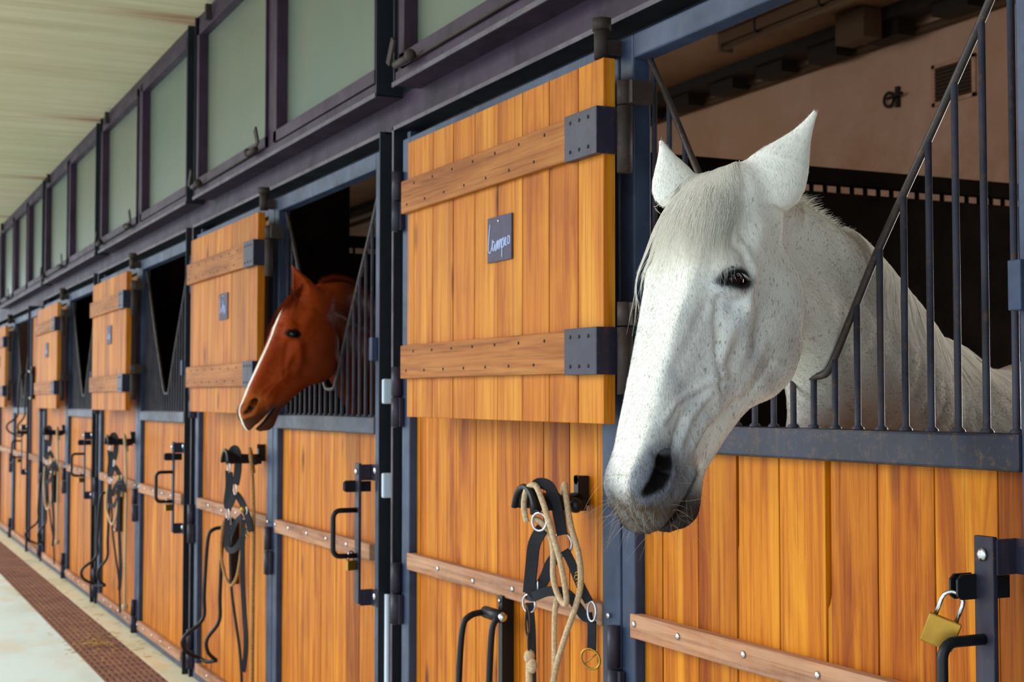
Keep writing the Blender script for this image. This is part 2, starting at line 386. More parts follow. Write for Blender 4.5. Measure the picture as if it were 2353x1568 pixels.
# ---------------------------------------------------------------- clerestory windows
def stay(m, q, z, flip=1):
    """friction stay at a sash corner: slanting ear and a short barrel"""
    m.obox((q, -0.035, z + 0.05), (0.55 * flip, 0, 0.84), (0, 1, 0), (0.84, 0, -0.55 * flip), 0.045, 0.004, 0.016)
    m.cyl((q + flip * 0.03, -0.03, z + 0.0), (q + flip * 0.16, -0.03, z + 0.0), 0.013, 10)
    m.ball((q + flip * 0.165, -0.03, z + 0.004), 0.02, 10, 6)
def window(n, x0, x1, mulls):
    root = bpy.data.objects.new('window_%d' % n, None); COL.objects.link(root); root.location = (x0, 0, 2.505); structure(root)
    w = x1 - x0; H = ZC - 2.505 - 0.002
    m = MB()
    sp = MB(); sp.box(0, 0.006, 0, 0.12, 0, H); sp.box(w - 0.006, w, 0, 0.12, 0, H); sp.build('side_plate', M['dark'], root)
    lp = MB(); lp.box(0, w, -0.006, -0.0005, -0.006, 0.010); lp.build('lit_lip', M['lip'], root)  # lit line of the bottom edge, put in as a paler strip
    m.box(0, w, 0, 0.12, 0, 0.006)       # shelf plate
    m.box(0.004, 0.05, 0.012, 0.06, 0.006, H); m.box(w - 0.016, w - 0.0065, 0.012, 0.06, 0.006, H)
    m.box(0.004, w - 0.004, 0.004, 0.06, 0.006, 0.045); m.box(0.004, w - 0.004, 0.012, 0.06, H - 0.055, H)
    for q in mulls: m.box(q - 0.06, q + 0.06, 0.012, 0.075, 0.04, H - 0.05)
    m.build('window_frame', M['lintel'], root, 0.002)
    edges = [0.05] + [e for q in mulls for e in (q - 0.06, q + 0.06)] + [w - 0.014]
    for k in range(0, len(edges), 2):
        a, b = edges[k], edges[k + 1]
        s = MB()
        s.box(a + .002, a + 0.05, 0.0, 0.05, 0.05, H - 0.06); s.box(b - 0.012, b - .002, 0.0, 0.05, 0.05, H - 0.06)
        s.box(a + .002, b - .002, 0.0, 0.05, 0.05, 0.098); s.box(a + .002, b - .002, 0.0, 0.05, H - 0.11, H - 0.06)
        so = s.build('window_sash', M['lintel'], root, 0.002)
        MB().box(a + 0.045, b - 0.01, 0.050, 0.058, 0.09, H - 0.10).build('window_pane', M['glass'], so)
        if k == 0:
            t = MB(); stay(t, a + 0.02, 0.048, 1); stay(t, b - 0.02, 0.048, -1) if n < 9 else None
            t.box(a + 0.15, b - 0.15, -0.012, -0.002, 0.044, 0.050)
            t.box(a + 0.3, a + 0.33, -0.03, 0, H - 0.1, H - 0.02)
            t.build('window_stay', M['rusty'], so)
    m = MB(); m.box(x1 + 0.0, x1 + 0.2, 0.1, 0.16, 2.52, ZC)
    return root
window(1, -4.55, -1.715, [1.46]); window(2, LX[1], LX[1] + 2.835, [1.46]); window(3, LX[2], LX[2] + 2.835, [1.46])
window(4, LX[3], LX[3] + 2.835, [1.46]); window(5, -17.45, -13.72, [1.36, 2.58]); window(6, -1.55, 1.3, [1.46])
m = MB()
for x0, x1 in ((-1.715, -1.55), (LX[1] + 2.835, LX[0]), (LX[2] + 2.835, LX[1]), (LX[3] + 2.835, LX[2]), (-13.72, LX[3]), (XL, -17.45), (1.3, XR)):
    m.box(x0, x1, 0.1, 0.16, 2.52, ZC)
structure(m.build('trim_15', M['dark']))

# ---------------------------------------------------------------- door leaves
PL = [0.15]
def planks(m, x0, x1, y0, y1, z0, z1, first, pitch, seed, gap=0.0035, wide=()):
    r = random.Random(seed); x = x0; e = x0 + first
    while x < x1 - 1e-4:
        e2 = min(e, x1)
        dy = r.uniform(-0.0008, 0.0008)
        w0 = next((w for xx, w, zz in wide if abs(xx - x) < .02), 0); zz = next((zz for xx, w, zz in wide if abs(xx - x) < .02), 0)
        if w0:
            c = r.random(); m.box(x + gap / 2 + w0, e2 - gap / 2, y0 + dy, y1, z0, z1, c); m.prism([(x + gap / 2, z0), (x + gap / 2 + w0 + .0005, z0), (x + gap / 2 + w0 + .0005, zz + .035), (x + gap / 2 + w0 * .5, zz + .01), (x + gap / 2, zz)], 'y', y0 + dy + .001, y1, c * .8)
        else: m.box(x + gap / 2, e2 - gap / 2, y0 + dy, y1, z0, z1, r.random())
        x = e2; e = e2 + pitch
    return m
def screws(m, pts, y, r=0.008):
    for x, z in pts: m.ball((x, y, z), r, 10, 4, (1, 0.5, 1))
ST = 0.068
def knuckle(parent, q, z0, z1, y, r=0.019, name='hinge_barrel'):
    m = MB(); h = (z1 - z0)
    m.cyl((q, y, z0), (q, y, z0 + h * 0.49), r); m.cyl((q, y, z0 + h * 0.51), (q, y, z1), r)
    m.cyl((q, y, z0 - 0.004), (q, y, z0), r * .6); m.box(q, q + 0.03, y, y + 0.012, z0, z0 + h * 0.48)
    return m.build(name, M['plate'], parent)
def left_leaf(label, g, seed=1, gx=None, x0=-1.468):
    t = thing('door_leaf', label, 'door', (g, 0, 0.0), 'full-height left door leaves')
    a, b = x0, -0.012
    m = MB()
    m.box(a, a + ST, 0, 0.05, 0.012, 2.305); m.box(b - ST - 0.02, b, 0, 0.05, 0.012, 2.305)
    m.box(a + ST, b - ST - 0.02, 0, 0.05, 2.24, 2.305); m.box(a + ST, b - ST - 0.02, 0, 0.05, 0.012, 0.06)
    m.build('leaf_frame', M['frame'], t, 0.004)
    m = MB(); planks(m, a + ST + .001, b - ST - 0.021, 0.026, 0.046, 0.06, 2.24, 0.03, 0.1497, seed); m.box(a + ST + .001, b - ST - .021, .0445, .05, .06, 2.24, .3)
    m.build('plank_panel', M['wood_d'], t, 0.0015)
    for z0, z1, nm in ((0.886, 0.940, 'crossbar'), (0.045, 0.095, 'kick_batten')):
        m = MB(); m.box(a + ST - 0.012, b - ST - 0.03 + 0.012, -0.004, 0.024, z0, z1, 0.5)
        bt = m.build(nm, M['bare'], t, 0.003)
        m = MB(); screws(m, [(a + ST + 0.26 + 0.27 * k, (z0 + z1) / 2 + 0.004 * (-1) ** k) for k in range(5)], -0.006)
        each(m, 'screw_head', M['chrome'], bt)
    for z in (2.0, 1.35, 0.704, 0.06): knuckle(t, a - 0.006, z, z + 0.197, -0.016)
    for z in (0.70, 0.02): knuckle(t, -0.012, z, z + 0.2, -0.018, 0.016)
    m = MB(); m.cyl((-0.012, -0.045, 2.255), (-0.012, -0.045, 2.33), 0.019); m.cyl((-0.012, -0.045, 2.325), (-0.012, -0.045, 2.352), 0.026, 6); m.box(-0.03, 0.005, -0.045, 0.0, 2.262, 2.30)
    m.build('top_bolt', M['rusty'], t)
    return t
QV = [(0.10, 2.235), (0.20, 2.093), (0.299, 1.945), (0.42, 1.775), (0.55, 1.60), (0.635, 1.497), (0.665, 1.482), (0.735, 1.482), (0.768, 1.503), (0.84, 1.610), (0.912, 1.716), (1.053, 1.903), (1.184, 2.081), (1.268, 2.205)]
def vz(q):
    for (a, za), (b, zb) in zip(QV, QV[1:]):
        if a <= q <= b: return za + (zb - za) * (q - a) / (b - a)
    return 2.24
def right_leaf(label, g, seed=5):
    t = thing('grille_door', label, 'door', (g, 0, 0.0), 'stall doors with a dipped grille')
    a, b = -0.004, 1.345
    m = MB()
    m.box(a, a + 0.062, 0, 0.05, 0.012, 2.305); m.box(b - 0.072, b, 0, 0.05, 0.012, 2.305)
    m.box(a + 0.062, b - 0.072, 0, 0.05, 2.245, 2.305); m.box(a + 0.062, b - 0.072, 0, 0.05, 0.012, 0.06)
    m.build('door_frame', M['frame'], t, 0.005)
    MB().box(a + 0.062, b - 0.072, -0.004, 0.052, 1.319, 1.380).build('ledge_rail', M['ledge'], t, 0.005)
    m = MB(); planks(m, a + 0.063, b - 0.073, 0.026, 0.046, 0.06, 1.319, 0.082, 0.1505, seed, wide=((.747, .013, 1.035), (.442, .006, 1.12)) if g > -4 else ()); m.box(a + .063, b - .073, .0445, .05, .06, 1.319, .9)
    m.build('plank_panel', M['wood_d'], t, 0.0018)
    for z0, z1, nm, e in ((0.880, 0.936, 'crossbar', 1.24), (0.045, 0.098, 'kick_batten', b - 0.09)):
        m = MB(); m.box(a + 0.048, e, -0.006, 0.022, z0, z1, 0.4)
        bt = m.build(nm, M['bare'], t, 0.003)
        m = MB(); screws(m, [(q, (z0 + z1) / 2 + 0.006) for q in (a + 0.07, a + 0.262, a + 0.515, a + 0.76, a + 1.0)], -0.008)
        each(m, 'screw_head', M['chrome'], bt)
    m = MB(); m.tube(spline([(q, 0.024, z) for q, z in QV], 3), 0.0076, 10); m.build('dipped_rail', M['rail'], t)
    q = 0.1; k = 0
    qs = [1.241 - 0.0662 * i for i in range(18)]
    for q in qs:
        if q < 0.09: continue
        m = MB(); m.tube([(q, 0.024, 1.378), (q, 0.024, 1.384), (q, 0.024, 1.388), (q, 0.024, vz(q))], [0.013, 0.011, 0.0063, 0.0063], 10)
        m.build('bar', M['bar'], t)
    # lock bar with its two lugs, handle and hasp
    m = MB(); m.box(1.226, 1.268, -0.056, -0.046, 0.735, 1.219); lb = m.build('lock_bar', M['plate'], t, 0.002)
    m = MB()
    for z in (0.755, 1.185): m.box(1.262, 1.335, -0.012, -0.004, z - 0.025, z + 0.03); m.box(1.262, 1.272, -0.05, -0.004, z - 0.025, z + 0.03)
    each(m, 'bracket', M['plate'], lb)
    m = MB(); screws(m, [(1.246, 1.190)], -0.058, 0.011); screws(m, [(1.315, 0.765), (1.315, 1.195)], -0.014, 0.013); each(m, 'bolt_head', M['chrome'], lb)
    m = MB(); z0, z1 = 0.900, 1.057
    m.tube([(1.245, -0.05, z1)] + arc((-0.115, z1 - 0.025), 0.025, 90, 180, 5, 'yz', 1.245) + arc((-0.115, z0 + 0.025), 0.025, 180, 270, 5, 'yz', 1.245) + [(1.245, -0.05, z0)], 0.009, 12)
    m.build('handle', M['black'], t)
    m = MB()
    for qq in (1.210, 1.226):
        m.prism([(-0.05, 1.118), (-0.085, 1.118), (-0.094, 1.124), (-0.094, 1.150), (-0.085, 1.158), (-0.05, 1.158)], 'x', qq, qq + 0.005)
    m.box(1.228, 1.25, -0.046, -0.004, 1.12, 1.156)
    m.build('hasp', M['black'], t, 0.001)
    MB().box(1.272, 1.30, -0.022, -0.001, 1.575, 1.655).build('catch', M['frame'], t, 0.002)
    return t
def scribble(m, strokes, x, z, s, y, w=0.0022, sz=None):
    sz = sz or s
    for st in strokes:
        m.tube(spline([(x + s * a, y, z + sz * b) for a, b in st], 5), w, 5)
CAMP = [[(0.10, .95), (.05, .6), (.02, .15), (.1, .05), (.2, .22), (.24, .45)], [(.33, .35), (.25, .38), (.22, .2), (.28, .1), (.36, .3), (.37, .1), (.42, .12)],
        [(.42, .12), (.45, .38), (.48, .12), (.50, .36), (.54, .36), (.56, .12), (.60, .38), (.64, .38), (.66, .14)], [(.68, .42), (.69, -.15)], [(.69, .35), (.76, .44), (.77, .2), (.70, .15)],
        [(.80, .18), (.84, .4), (.88, .42), (.86, .22), (.93, .2)], [(.95, .25), (.99, .45), (1.06, .42), (1.04, .24), (.96, .24)]]
OTHER = [[(.1, .9), (.12, .2), (.3, .2)], [(.3, .3), (.42, .4), (.36, .2), (.5, .25)], [(.55, .8), (.56, .1)], [(.5, .5), (.7, .5)], [(.62, .35), (.72, .5), (.7, .2), (.8, .2)], [(.85, .5), (.8, .05), (.95, .3)]]
def shutter(label, g, seed, writing, roll=0.0):
    t = thing('shutter', label, 'shutter', (g + 0.12, -0.06, 1.38), 'open plank shutters')
    t.rotation_euler = (0, roll, 0)
    ox, oy, oz = 0.12, -0.06, 1.38
    X0, X1 = -1.17 - ox, 0.088 - ox; Y0, Y1 = -0.098 - oy, -0.066 - oy
    m = MB(); planks(m, X0, X1, Y0, Y1, 0.0, 0.852, 0.056, 0.1535, seed); m.build('plank_panel', M['wood'], t, 0.002)
    zs = []
    for z0, z1 in ((0.118, 0.220), (0.630, 0.732)):
        m = MB(); m.box(X0 - 0.012, X1 - 0.155, Y0 - 0.018, Y0 - 0.0005, z0, z1, 0.35)
        bt = m.build('batten', M['batten'], t, 0.003)
        m = MB(); r = random.Random(seed)
        for k in range(8):
            xx = X0 + 0.04 + 0.148 * k
            if xx < X1 - 0.19: screws(m, [(xx, z0 + 0.024), (xx + 0.06, z1 - 0.02)], Y0 - 0.0185, 0.0045)
        each(m, 'screw_head', M['rusty'], bt)
        m = MB(); m.box(X1 - 0.156, X1 + 0.002, Y0 - 0.022, Y0 - 0.0005, z0 - 0.004, z1 + 0.004)
        m.box(X1 + 0.002, X1 + 0.006, Y0 - 0.022, Y1 + 0.01, z0 - 0.004, z1 + 0.004)
        m.box(X1 + 0.004, 0.0, Y1 + 0.004, Y1 + 0.010, z0 - 0.004, z1 + 0.004)
        hp = m.build('hinge_plate', M['plate'], t, 0.001)
        m = MB(); screws(m, [(X1 - 0.125 + 0.045 * i, z) for i in range(3) for z in (z0 + 0.016, z1 - 0.016)], Y0 - 0.0225, 0.005); each(m, 'screw_head', M['rusty'], hp)
        m = MB(); m.cyl((0, 0, z0 - 0.05), (0, 0, z1 + 0.002), 0.018); m.cyl((0, 0, z1 + 0.006), (0, 0, z1 + 0.06), 0.018); m.box(0, 0.035, 0.0, 0.055, z1 + 0.006, z1 + 0.058)
        m.build('hinge_barrel', M['rusty'], hp)
    m = MB(); m.box(-0.553 - ox + .0, -0.400 - ox, Y0 - 0.006, Y0 - 0.0005, 0.424, 0.545); pq = m.build('name_plaque', M['slate'], t, 0.001)
    m = MB(); scribble(m, writing, -0.546 - ox, 0.446, 0.130 if writing is CAMP else 0.12, Y0 - 0.0065, 0.0019, 0.086); m.build('chalk_writing', M['chalk'], pq)
    m = MB(); screws(m, [(-0.48 - ox, 0.532)], Y0 - 0.007, 0.004); m.build('pin', M['chrome'], pq)
    return t
def rack(t, q, z, raised=False):
    m = MB(); m.box(q - 0.02, q + 0.006, -0.012, 0.024, z - 0.26, z + 0.05); r_ = m.build('saddle_rack', M['black'], t, 0.001)
    m = MB(); m.cyl((q - 0.055, -0.035, z), (q + 0.055, -0.035, z), 0.017)
    sg = -1
    m.build('pivot', M['black'], r_)
    m = MB(); screws(m, [(q - 0.008, z + 0.035)], -0.014, 0.006); m.ball((q + 0.058, -0.035, z), 0.014, 10, 8); m.ball((q + .0, -0.02, z - 0.25), 0.014, 10, 8); each(m, 'bolt_head', M['chrome'], r_)
    m = MB()
    for d, s in ((-0.05, 1.0), (0.05, .55)):
        m.tube(spline([(q + d, -0.03, z), (q + d, -0.075 * s - .01, z - 0.008), (q + d, -0.10 * s - .01, z - 0.06), (q + d * .9, -0.115 * s - .01, z - 0.3), (q + d * .9, -0.12 * s - .01, z - 0.42), (q + d * .8, -0.2 * s - .02, z - 0.50), (q + d * .8, -0.19 * s - .02, z - 0.56), (q + d * .9, -0.12 * s - .02, z - 0.60)], 5), 0.009, 10)
    m.tube(spline([(q - 0.045, -0.14, z - 0.60), (q, -0.12, z - 0.61), (q + 0.045, -0.086, z - 0.60)], 5), 0.009, 10)
    each(m, 'arm', M['black'], r_)
    return r_
def hook(t, q=-0.225, z=1.2):
    m = MB(); m.box(q - 0.012, q + 0.012, -0.006, 0.024, z - 0.03, z + 0.045)
    m.cyl((q, -0.006, z + 0.035), (q, 0.0, z + 0.035), 0.012); m.box(q - 0.01, q + 0.045, -0.03, 0.0, z - 0.04, z - 0.012)
    m.ball((q + 0.045, -0.03, z - 0.026), 0.016, 10, 8)
    # saddle-shaped bridle bracket reaching out from the door
    n = 12; vs = []; fs = []
    for i, y in enumerate((-0.0, -0.05, -0.10, -0.135, -0.15)):
        rr = (0.045, 0.045, 0.048, 0.055, 0.066)[i]
        for k in range(n + 1):
            a = math.radians(10 + 160 * k / n); vs.append((q - rr * math.cos(a) * 0.9, y, z - 0.045 + rr * math.sin(a)))
    w = n + 1
    for i in range(4):
        for k in range(n): fs.append((i * w + k, i * w + k + 1, (i + 1) * w + k + 1, (i + 1) * w + k))
    m.add(vs, fs, 0, True)
    m.tube([vs[4 * w + k] for k in range(w)], 0.008, 8)
    h = m.build('bridle_hook', M['black'], t)
    md = h.modifiers.new('solid', 'SOLIDIFY'); md.thickness = 0.003
    return h
left = []
names = ['left of the white horse', 'left of the chestnut horse', 'left of the first empty opening', 'left of the second empty opening', 'at the extreme left edge']
rn = ['white horse leans over', 'chestnut horse leans over', 'first empty one past the chestnut', 'second empty one past the chestnut', 'farthest one, nearly edge-on at the left']
for i, g in enumerate(GS):
    l = left_leaf('tall orange plank door leaf in blue-grey frame, ' + names[i], g, 11 + i)
    if i < 4: hook(l)
    if i < 4: rack(l, -0.66, 0.842)
    left.append(l)
    r = right_leaf('plank stall door with dipped bar grille, the ' + rn[i] if i > 1 else 'plank stall door with dipped bar grille that the ' + rn[i], g, 31 + i)
    shutter(['large open plank shutter nearest the camera, chalk-written plaque on it', 'open plank shutter behind the chestnut horse\'s muzzle', 'third open plank shutter, beside the first empty opening', 'fourth open plank shutter, small and far, beside the second empty opening', 'farthest open plank shutter, cut by the left edge'][i], g, 51 + i, CAMP if i == 0 else OTHER, 0.004 if i < 2 else 0)
# extra fixed plank panel in the wider fifth bay, with a rack slung high on it
t = thing('plank_panel_leaf', 'narrow full-height orange plank panel with high black rack, far left', 'door', (-14.5, 0, 0))
m = MB(); m.box(0.0, 0.05, 0, 0.05, 0.012, 2.305); m.box(0.73, 0.79, 0, 0.05, 0.012, 2.305); m.box(0.05, 0.73, 0, 0.05, 2.24, 2.305); m.box(0.05, 0.73, 0, 0.05, 0.012, 0.06); m.build('leaf_frame', M['frame'], t, 0.004)
m = MB(); planks(m, 0.05, 0.73, 0.02, 0.046, 0.06, 2.24, 0.1, 0.15, 77); m.build('plank_panel', M['wood_d'], t, 0.002)
MB().box(0.04, 0.74, -0.004, 0.02, 0.886, 0.94).build('crossbar', M['bare'], t, 0.003)
MB().box(0.04, 0.74, -0.004, 0.02, 0.045, 0.095).build('kick_batten', M['bare'], t, 0.003)
rack(t, 0.25, 1.72)

# ---------------------------------------------------------------- interior
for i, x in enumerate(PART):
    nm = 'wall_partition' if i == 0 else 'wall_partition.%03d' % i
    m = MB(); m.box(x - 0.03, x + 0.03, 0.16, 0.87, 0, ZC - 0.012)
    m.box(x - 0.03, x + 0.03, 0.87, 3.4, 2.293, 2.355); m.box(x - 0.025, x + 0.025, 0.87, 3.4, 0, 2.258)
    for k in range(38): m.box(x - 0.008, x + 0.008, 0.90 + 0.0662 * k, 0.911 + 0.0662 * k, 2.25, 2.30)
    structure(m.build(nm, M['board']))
# window opening grilles in partitions are covered by dark boards
def pipe(pts, r, matn, name, label, cat):
    m = MB(); m.tube(pts, r, 10); return tag(m.build(name, M[matn]), label, cat)
pipe([(-16, 3.365, 3.36), (-1.7, 3.365, 3.36)], 0.022, 'lampwhite', 'conduit', 'pale conduit running along the top of the back wall', 'pipe')
m = MB(); m.box(-16, -1.7, 3.15, 3.30, 3.405, ZC - 0.012); r = random.Random(3)
for k in range(14): x = -9 + k * 0.5; m.box(x, x + 0.25, 3.20, 3.31, 3.32 + 0.03 * r.random(), 3.41)
tag(m.build('cable_tray', M['cable']), 'dark cable bundle and tray under the stall ceiling at the back wall', 'cable tray')
tag(MB().box(-6.03, -5.80, 3.02, 3.14, 3.30, 3.46).build('junction_box', M['lampwhite'], bevel=0.004), 'dusty square junction box on the cable tray', 'box')
tag(MB().box(-12, -2, 1.75, 1.9, 3.40, ZC - 0.012).build('ceiling_rail', M['cable']), 'dark rail along the stall ceiling', 'rail') if False else None
t = thing('vent_grille', 'square louvred vent grille high on the back wall', 'vent', (-5.72, 3.4, 2.95))
m = MB(); W_, H_ = 0.315, 0.215
m.box(0, W_, -0.012, 0, 0, 0.02); m.box(0, W_, -0.012, 0, H_ - 0.02, H_); m.box(0, 0.025, -0.012, 0, 0, H_); m.box(W_ - 0.025, W_, -0.012, 0, 0, H_); m.build('frame', M['wall'], t, 0.001)
m = MB(); m.box(0.025, W_ - 0.025, -0.003, -0.001, 0.02, H_ - 0.02); m.build('opening', M['cable'], t)
m = MB()
for k in range(9): m.obox((W_ / 2, -0.010, 0.03 + 0.0195 * k), (1, 0, 0), (0, .7, -.7), (0, .7, .7), W_ / 2 - 0.025, 0.0045, 0.0012)
m.build('louvre', M['lampwhite'], t)
t = thing('wall_bracket', 'small rusty fixing ring and plate on the back wall, left of the vent', 'bracket', (-5.98, 3.4, 3.05))
m = MB(); m.box(-0.012, 0.012, -0.02, 0, -0.05, 0.06); m.cyl((-0.05, -0.04, 0.0), (0.07, -0.04, 0.01), 0.008); m.build('plate', M['rusty'], t)
m = MB(); m.tube([(-0.06 + 0.038 * math.cos(a), -0.02, 0.038 * math.sin(a)) for a in [k * math.pi / 8 for k in range(16)]], 0.008, 8, closed=True); m.build('ring', M['rusty'], t)
t = thing('ceiling_lamp', 'long dusty fluorescent batten lamp under the stall ceiling, unlit', 'lamp', (-6.62, 2.72, 3.40))
m = MB(); m.box(0, 1.5, -0.045, 0.045, 0.0, 0.06); m.build('housing', M['lampwhite'], t, 0.006)
m = MB(); m.cyl((0.02, -0.02, -0.022), (1.48, -0.02, -0.022), 0.014); m.box(0, 0.03, -0.04, 0.04, -0.04, 0.0); m.box(1.47, 1.5, -0.04, 0.04, -0.04, 0.0); m.build('tube', M['lampwhite'], t)
m = MB()
for q in (0.35, 0.9): m.box(q, q + 0.015, -0.05, 0.05, -0.01, 0.063)
each(m, 'clip', M['cable'], t)

# ---------------------------------------------------------------- recess fittings between bays 1 and 2
for k, z in enumerate((1.425, 1.105)):
    tag(MB().box(RX[1] + 0.001, RX[1] + 0.018, -0.012, 0.036, z, z + 0.085).build('switch_box', M['white'], bevel=0.006), ['small white box on the dark post, the upper of two', 'small white box on the dark post, the lower of two'][k], 'switch')
tag(MB().cyl((RX[1] + 0.014, 0.008, 0.0), (RX[1] + 0.014, 0.008, 0.78), 0.010).build('downpipe', M['white']), 'thin white pipe rising from the floor beside the dark post', 'pipe')
# ---------------------------------------------------------------- floor grating
m = MB(); x0g, x1g = -24.0, 0.5
for k in range(10): y = -0.418 + k * 0.0326; m.box(x0g, x1g, y, y + 0.0185, -0.03, -0.003)
n = int((x1g - x0g) / 0.125)
for k in range(n):
    x = x0g + k * 0.125; m.box(x, x + 0.036, -0.418, -0.106, -0.029, -0.005)
tag(m.build('drain_grating', M['grate']), 'rusty slotted drain grating along the foot of the doors', 'grating')
m = MB(); r = random.Random(8)
for k in range(170):
    x = -8.2 - 6 * r.random() ** 1.3 * r.random() if k % 3 else -8.9 + r.gauss(0, 0.12); y = r.uniform(-0.5, -0.02) if k % 3 else -0.28 + r.gauss(0, 0.06); a = r.uniform(0, 3.14); L = r.uniform(0.02, 0.05)
    m.tube([(x, y, 0.003), (x + L * math.cos(a), y + L * math.sin(a), 0.006)], 0.0016, 4)
tag(m.build('straw_wisps', M['straw']), 'wisps of loose straw scattered over grating and kerb', 'straw', kind='stuff')
# ---------------------------------------------------------------- padlocks
def padlock(label, loc, tilt=0.0, yaw=0.0, opened=False):
    t = thing('padlock', label, 'padlock', loc, 'brass padlocks on the stall doors'); t.rotation_euler = (0, tilt, yaw)
    MB().box(-0.006, 0.006, -0.019, 0.019, -0.068, -0.034).build('lock_body', M['brass'], t, 0.0015)
    m = MB(); m.tube([(0, -0.012, -0.034), (0, -0.012, -0.014)] + arc((0, -0.014), 0.012, 180, 0, 8, 'yz', 0.0) + [(0, 0.012, -0.034 + (0.006 if opened else 0))], 0.0026, 8)
    m.build('shackle', M['chrome'], t); return t
p0 = padlock('brass padlock with steel shackle hanging from the nearest door\'s hasp', (GS[0] + 1.221, -0.088, 1.132), 0.0, 0.0); p0.rotation_euler = (-.36, 0, -.73); p0.scale = (1.38,) * 3
padlock('brass padlock hanging under the handle of the chestnut horse\'s door', (GS[1] + 1.245, -0.075, 0.918), 0, 0.4)
padlock('small brass padlock under the handle of the first empty stall\'s door', (GS[2] + 1.245, -0.075, 0.918), 0, 0.4)
padlock('tiny brass padlock under the handle of the second empty stall\'s door', (GS[3] + 1.245, -0.075, 0.918), 0, 0.4)
padlock('tiniest brass padlock, under the farthest door handle at the left', (GS[4] + 1.245, -0.075, 0.918), 0, 0.4)
# ---------------------------------------------------------------- halters and ropes
def ring(m, c, r, w, ax=(0, 1, 0), sx=1.0, sz=1.0):
    c = np.array(c, float); n = np.array(ax, float); n /= np.linalg.norm(n)
    u = np.cross(n, (0, 0, 1.0)); u /= np.linalg.norm(u); v_ = np.cross(n, u)
    m.tube([c + r * (sx * math.cos(a) * u + sz * math.sin(a) * v_) for a in [k * math.pi / 9 for k in range(18)]], w, 8, closed=True)
def strap(t, pts, w=0.024, th=0.005, nrm=(.72, -.70, 0.0), name='strap', mt='web', n=6):
    m = MB(); P = spline(pts, n); m.ribbon(P, nrm, w, th); return m.build(name, M[mt], t, 0.0008)
def halter_one(label, g, q=-0.225, z=1.2):
    t = thing('halter', label, 'halter', (g, 0, 0), 'halters hanging on the door hooks')
    A = (-0.172, -0.135, 1.138); B = (-0.168, -0.07, 1.082); C = (-0.262, -0.115, 0.935); D = (-0.095, -0.03, 0.932)
    # crown piece over the bracket
    strap(t, [(A[0] - .01, A[1] - .005, A[2] + .02), (-0.205, -0.13, 1.195), (-0.225, -0.115, 1.226), (-0.20, -0.095, 1.222), (-0.18, -0.085, 1.18), (B[0] + .004, B[1] - .006, B[2] + .022)], 0.028, 0.006, name='crown_strap')
    strap(t, [(A[0] - .004, A[1] + .01, A[2] - .018), (-0.21, -0.13, 1.08), (-0.236, -0.125, 1.02), (C[0] + .012, C[1] - .01, C[2] + .02)], 0.032, 0.006, name='cheek_strap')
    strap(t, [(B[0] - .01, B[1] - .006, B[2] - .02), (-0.20, -0.09, 1.03), (-0.222, -0.10, 0.985), (C[0] + .02, C[1] - .012, C[2] + .012)], 0.028, 0.006, name='cheek_strap')
    strap(t, [(B[0] + .012, B[1] - .004, B[2] - .014), (-0.145, -0.062, 1.04), (-0.118, -0.05, 0.985), (D[0] - .006, D[1] - .006, D[2] + .014)], 0.022, 0.005, name='throat_strap')
    nb = strap(t, [(C[0] - .025, C[1], C[2] + .012), (-0.235, -0.12, 0.948), (-0.19, -0.10, 0.965), (-0.155, -0.07, 0.962), (-0.14, -0.05, 0.935), (-0.115, -0.04, 0.91), (D[0], D[1], D[2] - .022)], 0.024, 0.006, name='noseband')
    strap(t, [(D[0] + .005, D[1] - .004, D[2] - .03), (-0.086, -0.036, 0.87), (-0.088, -0.036, 0.832)], 0.022, 0.006, name='chin_strap')
    strap(t, [(C[0] + .006, C[1] - .006, C[2] - .005), (-0.256, -0.115, 0.87), (-0.262, -0.11, 0.80), (-0.27, -0.105, 0.70), (-0.272, -0.10, 0.56)], 0.02, 0.005, name='hanging_strap')
    m = MB(); ring(m, A, 0.022, 0.0032, (-.5, 1, 0)); ring(m, (B[0] - .004, B[1], B[2]), 0.027, 0.0034, (-.5, 1, 0)); ring(m, (C[0], C[1] - .004, C[2] - 0.008), 0.023, 0.003, (-.3, 1, 0)); ring(m, (D[0] + .012, D[1] - .008, D[2] - .006), 0.02, 0.003, (-.3, 1, 0), 0.7, 1.2)
    ring(m, (-0.225, -0.112, 0.975), 0.014, 0.002, (0.6, 1, 0), 0.7, 1.0)
    each(m, 'ring', M['chrome'], t)
    m = MB()
    c = np.array((-0.086, -0.04, 0.812)); e1 = np.array((0.45, 0.45, -0.77)); e2 = np.array((0.54, 0.54, 0.64))
    m.tube([c + 0.026 * math.cos(a) * e1 + 0.022 * math.sin(a) * e2 for a in [k * math.pi / 8 for k in range(16)]], 0.003, 8, closed=True); m.tube([c - 0.0 * e1 + e2 * 0.02, c - e2 * 0.022], 0.002, 6)
    m.build('buckle', M['brass'], t)
    m = MB(); scribble(m, [[(0, .3), (.1, .9), (.25, .7), (.1, .3), (.2, .1)], [(.3, .2), (.4, .7), (.5, .2)], [(.55, .9), (.6, .2)], [(.68, .5), (.75, .2), (.8, .6)], [(.88, .6), (.9, .2)], [(.97, .6), (1.05, .2)]], 0, 0, 0.05, 0, 0.0009)
    o = m.build('stitched_script', M['yellow'], t); o.location = (-0.133, -0.064, 1.008); o.rotation_euler = (0, math.radians(62), 0)
    return t
halter_one('black webbing halter with steel rings on the nearest left door leaf', GS[0])
